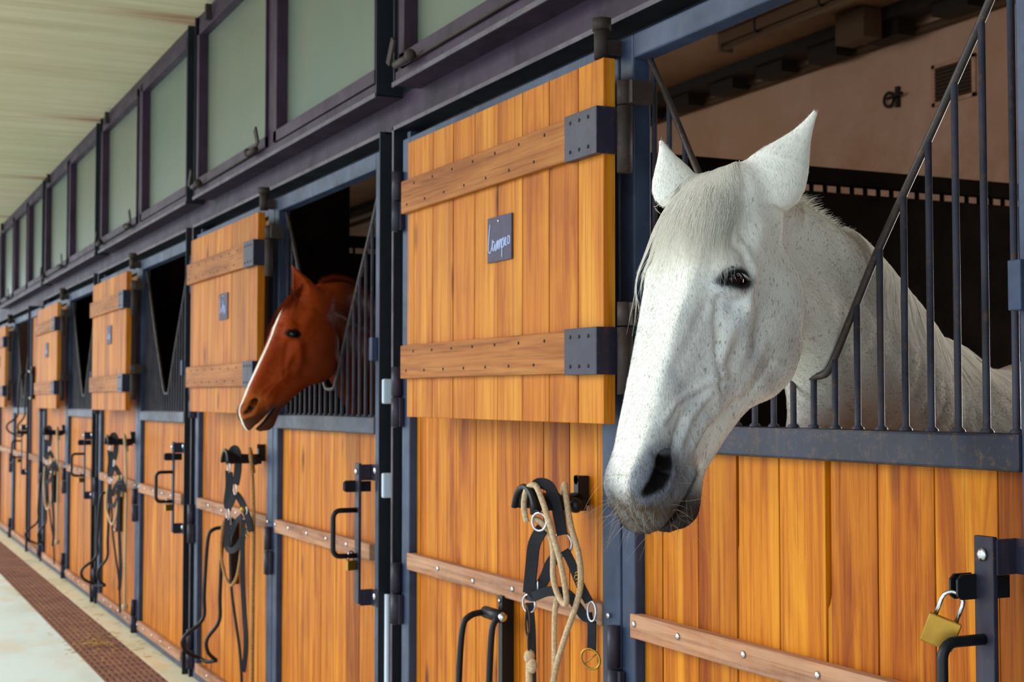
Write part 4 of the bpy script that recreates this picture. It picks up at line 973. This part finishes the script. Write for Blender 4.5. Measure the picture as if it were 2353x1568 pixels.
def eye_mat(name, iris):
    m, nt, b = mat(name); tc = N(nt, 'TexCoord'); sx = N(nt, 'SeparateXYZ'); nt.links.new(tc.outputs['Object'], sx.inputs[0])
    # object z looks out of the head; the pupil is a wide bar along x
    px = math_(nt, 'POWER', math_(nt, 'DIVIDE', sx.outputs[0], .0105), 2.0); py = math_(nt, 'POWER', math_(nt, 'DIVIDE', sx.outputs[1], .0055), 2.0)
    rr = math_(nt, 'ADD', px, py); ir = math_(nt, 'SQRT', math_(nt, 'ADD', math_(nt, 'POWER', sx.outputs[0], 2.0), math_(nt, 'POWER', sx.outputs[1], 2.0)))
    c = ramp(nt, rr, [(.8, rgb(8, 7, 9)), (1.0, iris)])
    c = mixc(nt, ramp(nt, math_(nt, 'MULTIPLY', ir, 50.0), [(.72, (0, 0, 0, 1)), (.86, (1, 1, 1, 1))]), c, rgb(20, 13, 10))
    nt.links.new(c, b.inputs['Base Color']); b.inputs['Roughness'].default_value = .07; b.inputs['Specular IOR Level'].default_value = .3
    return m
M['coat_white'] = coat_mat('flea_bitten_white_coat', rgb(118, 84, 68), (.90, .88, .84, 1))
M['coat_chestnut'] = coat_mat('chestnut_coat', None, (.62, .55, .5, 1), .55)
M['hair_white'] = hair_mat('white_horse_hair', rgb(252, 250, 244)); M['hair_attr'] = hair_mat('coat_fur', None, .6, True)
M['hair_chestnut'] = hair_mat('chestnut_hair', rgb(150, 66, 26)); M['whisker'] = hair_mat('pale_whiskers', rgb(224, 206, 184), .4)
M['eye_dark'] = eye_mat('dark_brown_eye', rgb(38, 20, 14))

def lerp(a, b, k): return a + (b - a) * np.clip(k, 0, 1)[:, None]
def sstep(x, a, b): u = np.clip((x - a) / (b - a), 0, 1); return u * u * (3 - 2 * u)
def opening_d(Q):
    E = EYE; x = Q[:, 0] - E[0]; y = Q[:, 1] - E[1]; rx, ry = -(x * EX[0] + y * EX[1]), x * EX[1] - y * EX[0]
    return np.sqrt((rx / .0245) ** 2 + (ry / .0130) ** 2), rx, ry
def nostril_d(Q):
    Qs = np.stack([Q[:, 0], Q[:, 1] / 1.10, np.abs(Q[:, 2]) / 1.07], 1)
    return np.minimum(np.minimum(capsule(Qs, (.562, -.045, .062), (.590, -.042, .062), .0150, .0150), capsule(Qs, (.590, -.042, .062), (.618, -.030, .050), .0145, .006)), np.minimum(capsule(Qs, (.560, -.046, .058), (.53, -.052, .030), .014, .010), capsule(Qs, (.553, -.040, .058), (.551, -.024, .055), .0075, .005)))
def colour_white(h, P):
    Q = h.to_head(P); a, t, w = Q.T; c = np.tile(np.array(rgb(238, 236, 228)[:3]), (len(P), 1)); grey = np.array(rgb(104, 106, 114)[:3]); dk = np.array(rgb(52, 46, 46)[:3]); bk = np.array(rgb(14, 12, 13)[:3])
    near = (a > -.2) & (a < .75) & (np.abs(w) < .2) & (t > -.4)
    bl = np.sin(P @ np.array([23., 31., 17.]) + 1.7 * np.sin(P @ np.array([-19., 27., 33.]))) * .5 + .5
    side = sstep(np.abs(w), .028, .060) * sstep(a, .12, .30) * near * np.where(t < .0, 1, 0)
    c = lerp(c, np.array(rgb(166, 172, 180)[:3]), side * (.30 + .30 * bl)); c = lerp(c, np.array(rgb(168, 150, 134)[:3]), sstep(-t, .15, .26) * side * (.3 + .4 * bl))  # cheek greying: thin-haired skin, plus side shade put into the colour
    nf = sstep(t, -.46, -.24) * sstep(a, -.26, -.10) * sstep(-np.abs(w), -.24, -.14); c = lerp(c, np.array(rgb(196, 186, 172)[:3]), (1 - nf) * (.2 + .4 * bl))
    cell = np.floor(P * np.array([420., 420., 170.])); hs = np.modf(np.abs(np.sin(cell @ np.array([12.9898, 78.233, 37.719])) * 43758.5453))[0]
    cl = np.sin(P @ np.array([61., 47., 53.]) + 2.2 * np.sin(P @ np.array([-43., 59., 37.]))) * .5 + .5
    c = lerp(c, np.array(rgb(120, 84, 66)[:3]), (hs > .992 - .035 * cl ** 2) * .6 * np.where((a < .06) & near & (t > -.2), 0.0, np.where(near & (t > -.04), .4, 1.0)) * (a < .56))
    c = lerp(c, np.array(rgb(176, 140, 108)[:3]), sstep(-a, -.03, .02) * sstep(-t, .135, .165) * (t > -.25) * (w > 0) * .4)
    mz = sstep(a + .09 * sstep(np.abs(w), .01, .05), .565, .665) * near
    c = lerp(c, np.array(rgb(92, 97, 110)[:3]), mz * .85)
    mot = np.sin(P @ np.array([210., 260., 190.]) + 2 * np.sin(P @ np.array([-170., 230., 140.]))) * .5 + .5
    c = lerp(c, np.array(rgb(84, 70, 56)[:3]), sstep(a - .35 * (t + .05) * (t < -.05), .595, .64) * (.68 + .3 * mot) * near)
    nd = nostril_d(Q); c = lerp(c, np.array(rgb(96, 98, 110)[:3]), sstep(-nd, -.020, -.004) * .6 * near); c = lerp(c, bk, sstep(-nd, -.0045, .0005) * near)
    tm = np.interp(a, *MOUTH) * 1.10
    c = lerp(c, dk, sstep(-np.abs(t - tm), -.014, -.003) * sstep(a, .52, .54) * near * .95)
    c = lerp(c, dk, sstep(a, .53, .60) * sstep(tm - t, .0, .01) * near * .8)
    od, rx, ry = opening_d(Q); face = (np.abs(w) > .055) & (np.abs(a - .215) < .08)
    c = lerp(c, np.array(rgb(98, 102, 112)[:3]), sstep(-od, -2.0, -1.35) * .55 * face); c = lerp(c, np.array(rgb(30, 29, 33)[:3]), sstep(-od, -1.6, -1.1) * face)
    c = lerp(c, np.array(rgb(24, 23, 27)[:3]), sstep(-np.hypot((rx + .027) / .012, (ry - .004) / .010), -1.3, -.6) * face)
    return c
def colour_chestnut(h, P):
    Q = h.to_head(P); a, t, w = Q.T; c = np.tile(np.array(rgb(146, 56, 16)[:3]), (len(P), 1)); near = (a > -.2) & (a < .75) & (np.abs(w) < .2) & (t > -.45)
    dk = np.array(rgb(58, 38, 28)[:3]); bk = np.array(rgb(10, 8, 8)[:3]); wh = np.array(rgb(236, 230, 214)[:3]); og = np.array(rgb(186, 98, 40)[:3])
    c = lerp(c, np.array(rgb(88, 32, 10)[:3]), np.clip(sstep(-t, .07, .24) * .85, 0, .85))  # shade under jaw and neck painted into the coat
    c = lerp(c, og, sstep(a, .47, .56) * .7 * near); c = lerp(c, dk, sstep(a - 1.0 * (t + .065) * (t < -.065), .54, .63) * sstep(a, .43, .50) * near * .92)
    nd = nostril_d(Q); c = lerp(c, og, sstep(-nd, -.020, -.010) * near * .7); c = lerp(c, bk, sstep(-nd, -.0035, .003) * near)
    tm = np.interp(a, *MOUTH) * 1.10
    c = lerp(c, np.array(rgb(44, 36, 36)[:3]), sstep(-np.abs(t - tm), -.02, -.004) * sstep(a, .50, .54) * near * .9)
    wid = np.interp(a, [.10, .14, .22, .35, .48, .55, .62, .68], [.0, .016, .024, .026, .024, .020, .018, .014]); top = t > -.055 - .06 * sstep(a, .55, .65)
    c = lerp(c, wh, sstep(wid - np.abs(w), -.003, .003) * (a > .10) * near * top)
    od, rx, ry = opening_d(Q); face = (np.abs(w) > .055) & (np.abs(a - .215) < .08)
    c = lerp(c, np.array(rgb(22, 16, 16)[:3]), sstep(-od, -1.9, -1.05) * face)
    return c
def tangent_flow(h, P, n, d):
    d = d - n * (d * n).sum(1, keepdims=True); return d / (np.linalg.norm(d, axis=1, keepdims=True) + 1e-9)
def surf_strands(h, roots, dirs, length, steps, lift, jitter, rng, curl=0.0, drop=0.0, follow=True):
    """grow strands over the skin: each step follows the surface at a rising height"""
    P, n = h.project(roots.copy(), 0.0, 2); out = [P.copy()]; L = np.asarray(length).reshape(-1, 1) / steps; D = dirs.copy()
    for k in range(steps):
        D = D + jitter * rng.normal(size=D.shape) + np.array([0, 0, -drop]); D /= np.linalg.norm(D, axis=1, keepdims=True)
        T = tangent_flow(h, P, n, D); P = P + T * L
        hh = lift[k + 1] if hasattr(lift, '__len__') else lift
        if follow: P, n = h.project(P, np.asarray(hh) * np.ones(len(P)) if not hasattr(hh, '__len__') else hh, 1)
        else: P = P + n * hh
        out.append(P.copy())
    return np.stack(out, 1)
def eyeball(h, parent, m):
    o = None
    for sg in (1, -1):
        Hc = EYE.copy(); Hc[2] *= sg; c = h.to_world(Hc)
        mb = MB(); mb.ball((0, 0, 0), (EYE_R - .0006) * h.sc, 32, 24); o = mb.build('eye', m, parent)
        z = (h.L * sg * .90 + h.F * .36 - h.A * .10); z /= np.linalg.norm(z); x = h.A * EX[0] + h.F * EX[1]; x -= z * (x @ z); x /= np.linalg.norm(x); y = np.cross(z, x)
        o.matrix_world = Matrix(((x[0], y[0], z[0], c[0]), (x[1], y[1], z[1], c[1]), (x[2], y[2], z[2], c[2]), (0, 0, 0, 1)))
def build_horse(h, label, bounds, fine, matn, colf, step=.0026):
    xs = axis_steps(bounds[0][0], bounds[0][1], *fine[0], step, .010); ys = axis_steps(bounds[1][0], bounds[1][1], *fine[1], step, .010); zs = axis_steps(bounds[2][0], bounds[2][1], *fine[2], step, .010)
    V, F = surface_net(h.field, xs, ys, zs)
    used = np.unique(F); mp = -np.ones(len(V), int); mp[used] = np.arange(len(used)); V = V[used]; F = mp[F]
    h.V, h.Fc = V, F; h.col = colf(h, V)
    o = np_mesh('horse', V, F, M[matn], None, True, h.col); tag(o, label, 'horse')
    return o
def coat_strands(h, obj, n, region, length, rad, seed, colf, head_only=False):
    rng = np.random.default_rng(seed); V, F = h.V, h.Fc; q = V[F]; c = q.mean(1); k = region(c)
    F = F[k]; q = q[k]; nr = np.cross(q[:, 2] - q[:, 0], q[:, 3] - q[:, 1]); ar = np.linalg.norm(nr, axis=1) / 2; nr = nr / (2 * ar[:, None] + 1e-12)
    vis = ((CAM - q.mean(1)) * nr).sum(1) > -.35; ar = ar * vis
    i = rng.choice(len(F), n, p=ar / ar.sum()); a, b = rng.random((2, n, 1)); P = (q[i, 0] * (1 - a) + q[i, 1] * a) * (1 - b) + (q[i, 3] * (1 - a) + q[i, 2] * a) * b; nn = nr[i]
    Q = h.to_head(P); hd = (Q[:, 0] > -.02) & (Q[:, 1] > -.26) & (np.abs(Q[:, 2]) < .14)
    side = np.sign(Q[:, 2])[:, None] * h.L * .35
    back = h.S - h.O; back /= np.linalg.norm(back)
    D = np.where(hd[:, None], h.A * 1.0 + side - h.F * .35, back * 1.0 + np.array([0, 0, -.55]))
    ear = (Q[:, 0] < .0) & (Q[:, 1] > -.17) & ~hd
    D[ear] = -h.A
    sw = np.sin(P @ np.array([31., 47., 23.])) + np.sin(P @ np.array([-57., 21., 39.])); D = D + sw[:, None] * .16 * np.cross(nn, h.A) + rng.normal(size=P.shape) * .13
    T = tangent_flow(h, P, nn, D); L = (length * (.6 + .7 * rng.random(n)))[:, None]
    pts = np.stack([P - nn * .0005, P + T * L * .5 + nn * L * .05, P + T * L + nn * L * (.05 + .08 * rng.random((n, 1)))], 1)
    col = colf(h, P) * (1 + .08 * rng.normal(size=(n, 1))); 
    return hairs('coat', pts, rad, M['hair_attr'], obj, np.clip(col, .004, .95))
# ---------------------------------------------------------------- the white horse
HO = np.array([-2.1331, -0.3195, 1.8574]); HA = np.array([0.1244, -0.3831, -0.9153]); HF = np.array([0.1395, -0.9066, 0.3984]); HL = np.array([0.9824, 0.1772, 0.0594])
ears = [dict(b=(.030, -.100, .055), t=(-.118, -.094, .145), s=(.20, -.86, .45), w=[.052, .060, .056, .046, .032, .019, .010, .004], h=[.036, .038, .036, .030, .021, .013, .007, .003], bend=.004),
        dict(b=(.045, -.037, -.086), t=(-.034, .045, -.080), s=(-.573, -.575, .575), w=[.034, .042, .042, .036, .027, .017, .009, .003], h=[.03, .03, .027, .024, .018, .013, .007, .003])]
white = Horse(HO, HA, HF, HL, 1.0, ears,
    crest=[((-2.15, -.225, 1.80), .055), ((-2.206, -.121, 1.764), .060), ((-2.243, -.034, 1.74), .062), ((-2.301, .08, 1.71), .064), ((-2.362, .189, 1.671), .066), ((-2.447, .319, 1.619), .070), ((-2.523, .446, 1.556), .075), ((-2.629, .582, 1.471), .08), ((-2.699, .675, 1.42), .10)],
    mid=[((-2.19, -.20, 1.70), .055), ((-2.245, -.115, 1.661), .070), ((-2.31, .025, 1.604), .088), ((-2.45, .256, 1.499), .14), ((-2.621, .491, 1.375), .20), ((-2.70, .664, 1.30), .23)],
    throat=[((-2.207, -.108, 1.600), .055), ((-2.268, .002, 1.558), .058), ((-2.371, .121, 1.47), .062), ((-2.478, .208, 1.379), .08), ((-2.57, .322, 1.241), .15)],
    S=(-2.68, .66, 1.27), K=(-3.16, 1.60, 1.27),
    veins=[([(.257, -.112), (.305, -.149), (.36, -.154), (.401, -.126)], .0065, .022), ([(.262, -.049), (.307, -.074), (.367, -.103), (.39, -.122)], -.0028, .008), ([(.365, -.124), (.403, -.084), (.454, -.041), (.493, -.03)], .0030, .0065),
        ([(.411, -.103), (.464, -.081), (.512, -.077)], .0028, .007), ([(.47, -.066), (.499, -.062), (.528, -.066)], -.0030, .007), ([(.303, .006), (.379, -.005), (.451, -.008)], .0018, .009), ([(.278, -.034), (.345, -.030), (.405, -.026)], -.0022, .012), ([(.287, -.189), (.375, -.176), (.449, -.117)], .0035, .014),
        ([(.15, -.05), (.19, -.095), (.26, -.10)], .003, .010), ([(.43, -.14), (.50, -.105)], .003, .009), ([(.46, -.135), (.51, -.12)], -.0025, .006), ([(.30, -.22), (.36, -.205), (.40, -.17)], -.0022, .009)], lid=.003)
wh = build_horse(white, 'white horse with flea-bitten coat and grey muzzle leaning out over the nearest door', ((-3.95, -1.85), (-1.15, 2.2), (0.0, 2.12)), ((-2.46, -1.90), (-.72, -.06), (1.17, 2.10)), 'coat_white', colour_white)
eyeball(white, wh, M['eye_dark'])

def make_hair(h, o, seed, hairm, col, lock_n, lock_len, mane=True):
    rng = np.random.default_rng(seed)
    # forelock: rises at the poll and falls down the forehead, parting towards the near side
    n = lock_n; u = rng.random(n); w = -.028 + rng.random(n) * .075
    R0 = h.to_world(np.stack([-.030 + .055 * u, -.012 + 0 * u, w], 1)); spread = (w * 9 + .22 + .35 * rng.normal(size=n))[:, None]
    D = h.A[None] + spread * .75 * h.L[None] + h.F[None] * .2
    L = lock_len * (.35 + .65 * rng.random(n) ** .8); clump = np.sin(w * 190)[:, None] * .16; D = D + clump * h.L[None]
    lift = [0, .006, .006, .005, .004, .004, .004, .004, .003, .003, .003]
    P = surf_strands(h, R0, D, L, 10, [v + 0.0 for v in lift], .05, rng)
    P += (rng.random((n, 1, 1)) * np.linspace(0, 1, 11)[None, :, None] * .006) * h.F
    m_ = 45; R1 = h.to_world(np.stack([rng.uniform(.0, .05, m_), np.full(m_, -.01), rng.uniform(-.045, -.012, m_)], 1)); D1 = h.A[None] - (.25 + .35 * rng.random(m_))[:, None] * h.L[None] + h.F[None] * .2
    P1 = surf_strands(h, R1, D1, (.16 + .16 * rng.random(m_)) * h.sc, 10, [0, .006, .008, .009, .011, .012, .013, .013, .013, .014, .015], .05, rng)
    P = np.concatenate([P, P1]); n += m_
    hairs('forelock', P, .00042 + .0002 * rng.random(n), hairm, o)
    if mane:
        # roached fuzz and thin mane along the crest
        C = np.array([p for p, r in h.crest]); rr = np.array([r for p, r in h.crest]); n = 5200; k = rng.random(n) * (len(C) - 1.01); i = k.astype(int); f = (k - i)[:, None]
        c = C[i] * (1 - f) + C[i + 1] * f; tg = C[i + 1] - C[i]; tg /= np.linalg.norm(tg, axis=1, keepdims=True); lat = np.cross(tg, (0, 0, 1.0)); lat /= np.linalg.norm(lat, axis=1, keepdims=True); up = np.cross(lat, tg)
        up *= np.sign(up[:, 2:3]); root = c + up * (rr[i])[:, None] + lat * (rng.normal(size=n) * .007)[:, None]
        root, nn = h.project(root, 0.0, 3); L = (.007 + .015 * rng.random(n))[:, None]; D = nn + tg * .9 + np.array([0, 0, .3]) + lat * rng.normal(size=(n, 1)) * .5 + rng.normal(size=(n, 3)) * .25
        P = np.stack([root, root + D * L * .5, root + D * L + tg * L * .5 - up * L * .2], 1); hairs('crest_hair', P, .0004, hairm, o)
        n = 1500; k = 3.0 + rng.random(n) * (len(C) - 4.2); i = k.astype(int); f = (k - i)[:, None]; c = C[i] * (1 - f) + C[i + 1] * f; tg = C[i + 1] - C[i]; tg /= np.linalg.norm(tg, axis=1, keepdims=True)
        lat = np.cross(tg, (0, 0, 1.0)); lat /= np.linalg.norm(lat, axis=1, keepdims=True); up = np.cross(lat, tg); up *= np.sign(up[:, 2:3]); root = c + up * rr[i][:, None]
        side = np.where(rng.random((n, 1)) < .68, 1.0, -1.0) * np.sign((lat @ h.L))[:, None]
        D = lat * side * .9 + tg * .35 + np.array([0, 0, -.15]); L = .10 + .16 * rng.random(n)
        P = surf_strands(h, root, D, L, 7, [0, .016, .016, .014, .012, .010, .008, .008], .06, rng, drop=.28); hairs('mane', P, .00045, hairm, o)
def whiskers(h, o, seed, m, n=150):
    rng = np.random.default_rng(seed); a = rng.uniform(.54, .655, n); w = rng.uniform(-1, 1, n) * .055; t = rng.uniform(-.17, -.02, n)
    R0, nn = h.project(h.to_world(np.stack([a, t, w], 1)), 0.0, 5); ok = nostril_d(h.to_head(R0)) > .002; R0, nn = R0[ok], nn[ok]; n = len(R0)
    L = (.02 + .05 * rng.random(n) ** 1.5)[:, None]; D = nn + h.A * .25 + rng.normal(size=(n, 3)) * .28; D /= np.linalg.norm(D, axis=1, keepdims=True); B = np.cross(D, rng.normal(size=(n, 3))) * .22 + np.array([0, 0, -.25])
    P = np.stack([R0 + D * L * s + B * L * s * s for s in np.linspace(0, 1, 6)], 1); hairs('whiskers', P, .00028, m, o)
def lashes(h, o, m, seed):
    rng = np.random.default_rng(seed); allp = []
    for sg in (1, -1):
        n = 34; rx = rng.uniform(-.016, .022, n); ry = -(.0125 - h.lid) * (1 - (rx / .024) ** 2) - .0008
        ex = np.array(EX); d = np.stack([-rx * ex[0] + ry * ex[1], -rx * ex[1] - ry * ex[0]], 1)
        z = np.sqrt(np.maximum((EYE_R + .002) ** 2 - (d ** 2).sum(1), 0)); Q = np.stack([EYE[0] + d[:, 0], EYE[1] + d[:, 1], (EYE[2] + z)], 1); Q[:, 2] *= sg
        R0 = h.to_world(Q); out = h.L * sg; down = h.A * ex[1] - h.F * ex[0]; back = -(h.A * ex[0] + h.F * ex[1])
        L = (.006 + .007 * rng.random(n))[:, None]; D = out * .8 + down * .45 + back * (.2 + rx[:, None] * 22) + rng.normal(size=(n, 3)) * .12
        hairs('eyelashes', np.stack([R0 + D * L * s + down * L * s * s * .5 for s in np.linspace(0, 1, 5)], 1), .00024, m, o)
make_hair(white, wh, 3, M['hair_white'], None, 950, .26)
whiskers(white, wh, 5, M['whisker']); lashes(white, wh, M['hair_white'], 7)
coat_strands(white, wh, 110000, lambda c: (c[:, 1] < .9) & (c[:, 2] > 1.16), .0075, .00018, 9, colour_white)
# ---------------------------------------------------------------- the chestnut horse
CO = np.array([-5.232, -0.122, 1.876]); CA = np.array([-0.0000, -0.4575, -0.8892]); CF = np.array([-0.067, -0.8872, 0.4565]); CL_ = np.array([0.9977, -0.0596, 0.0307])
chest = Horse(CO, CA, CF, CL_, .87, [dict(b=(.045, -.058, .045), t=(-.045, .075, .070), s=(.75, .62, -.2), w=[.044, .052, .050, .042, .031, .020, .010, .003], h=[.034, .034, .03, .026, .019, .013, .007, .003], cav=(.55, .45, .7), cd=.030),
        dict(b=(.045, -.058, -.045), t=(-.015, .015, -.060), s=(.75, .62, .2), w=[.040, .046, .044, .037, .027, .017, .009, .003], h=[.034, .034, .03, .026, .019, .013, .007, .003])],
    crest=[((-5.235, -.03, 1.825), .055), ((-5.265, .04, 1.835), .060), ((-5.345, .115, 1.825), .064), ((-5.48, .22, 1.79), .07), ((-5.66, .36, 1.72), .08), ((-5.85, .52, 1.62), .10)],
    mid=[((-5.255, -.02, 1.727), .055), ((-5.36, .08, 1.66), .085), ((-5.53, .22, 1.579), .13), ((-5.75, .42, 1.476), .18), ((-5.93, .60, 1.38), .22)],
    throat=[((-5.288, .032, 1.66), .052), ((-5.419, .139, 1.585), .056), ((-5.58, .276, 1.48), .07), ((-5.70, .40, 1.33), .12)],
    S=(-5.93, .62, 1.27), K=(-6.25, 1.62, 1.27),
    veins=[([(.257, -.112), (.305, -.149), (.36, -.154), (.401, -.126)], .007, .022), ([(.262, -.060), (.32, -.080), (.39, -.112)], -.003, .010), ([(.39, -.124), (.43, -.090), (.50, -.06)], .003, .008), ([(.411, -.113), (.464, -.095), (.512, -.09)], .003, .008)], lid=.0)
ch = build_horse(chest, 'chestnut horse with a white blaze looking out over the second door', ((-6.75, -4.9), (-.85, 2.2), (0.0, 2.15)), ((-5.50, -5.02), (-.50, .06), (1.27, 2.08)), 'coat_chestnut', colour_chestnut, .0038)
eyeball(chest, ch, M['eye_dark'])
make_hair(chest, ch, 13, M['hair_chestnut'], None, 700, .15)
coat_strands(chest, ch, 16000, lambda c: (c[:, 1] < .6) & (c[:, 2] > 1.3), .007, .0004, 19, colour_chestnut)
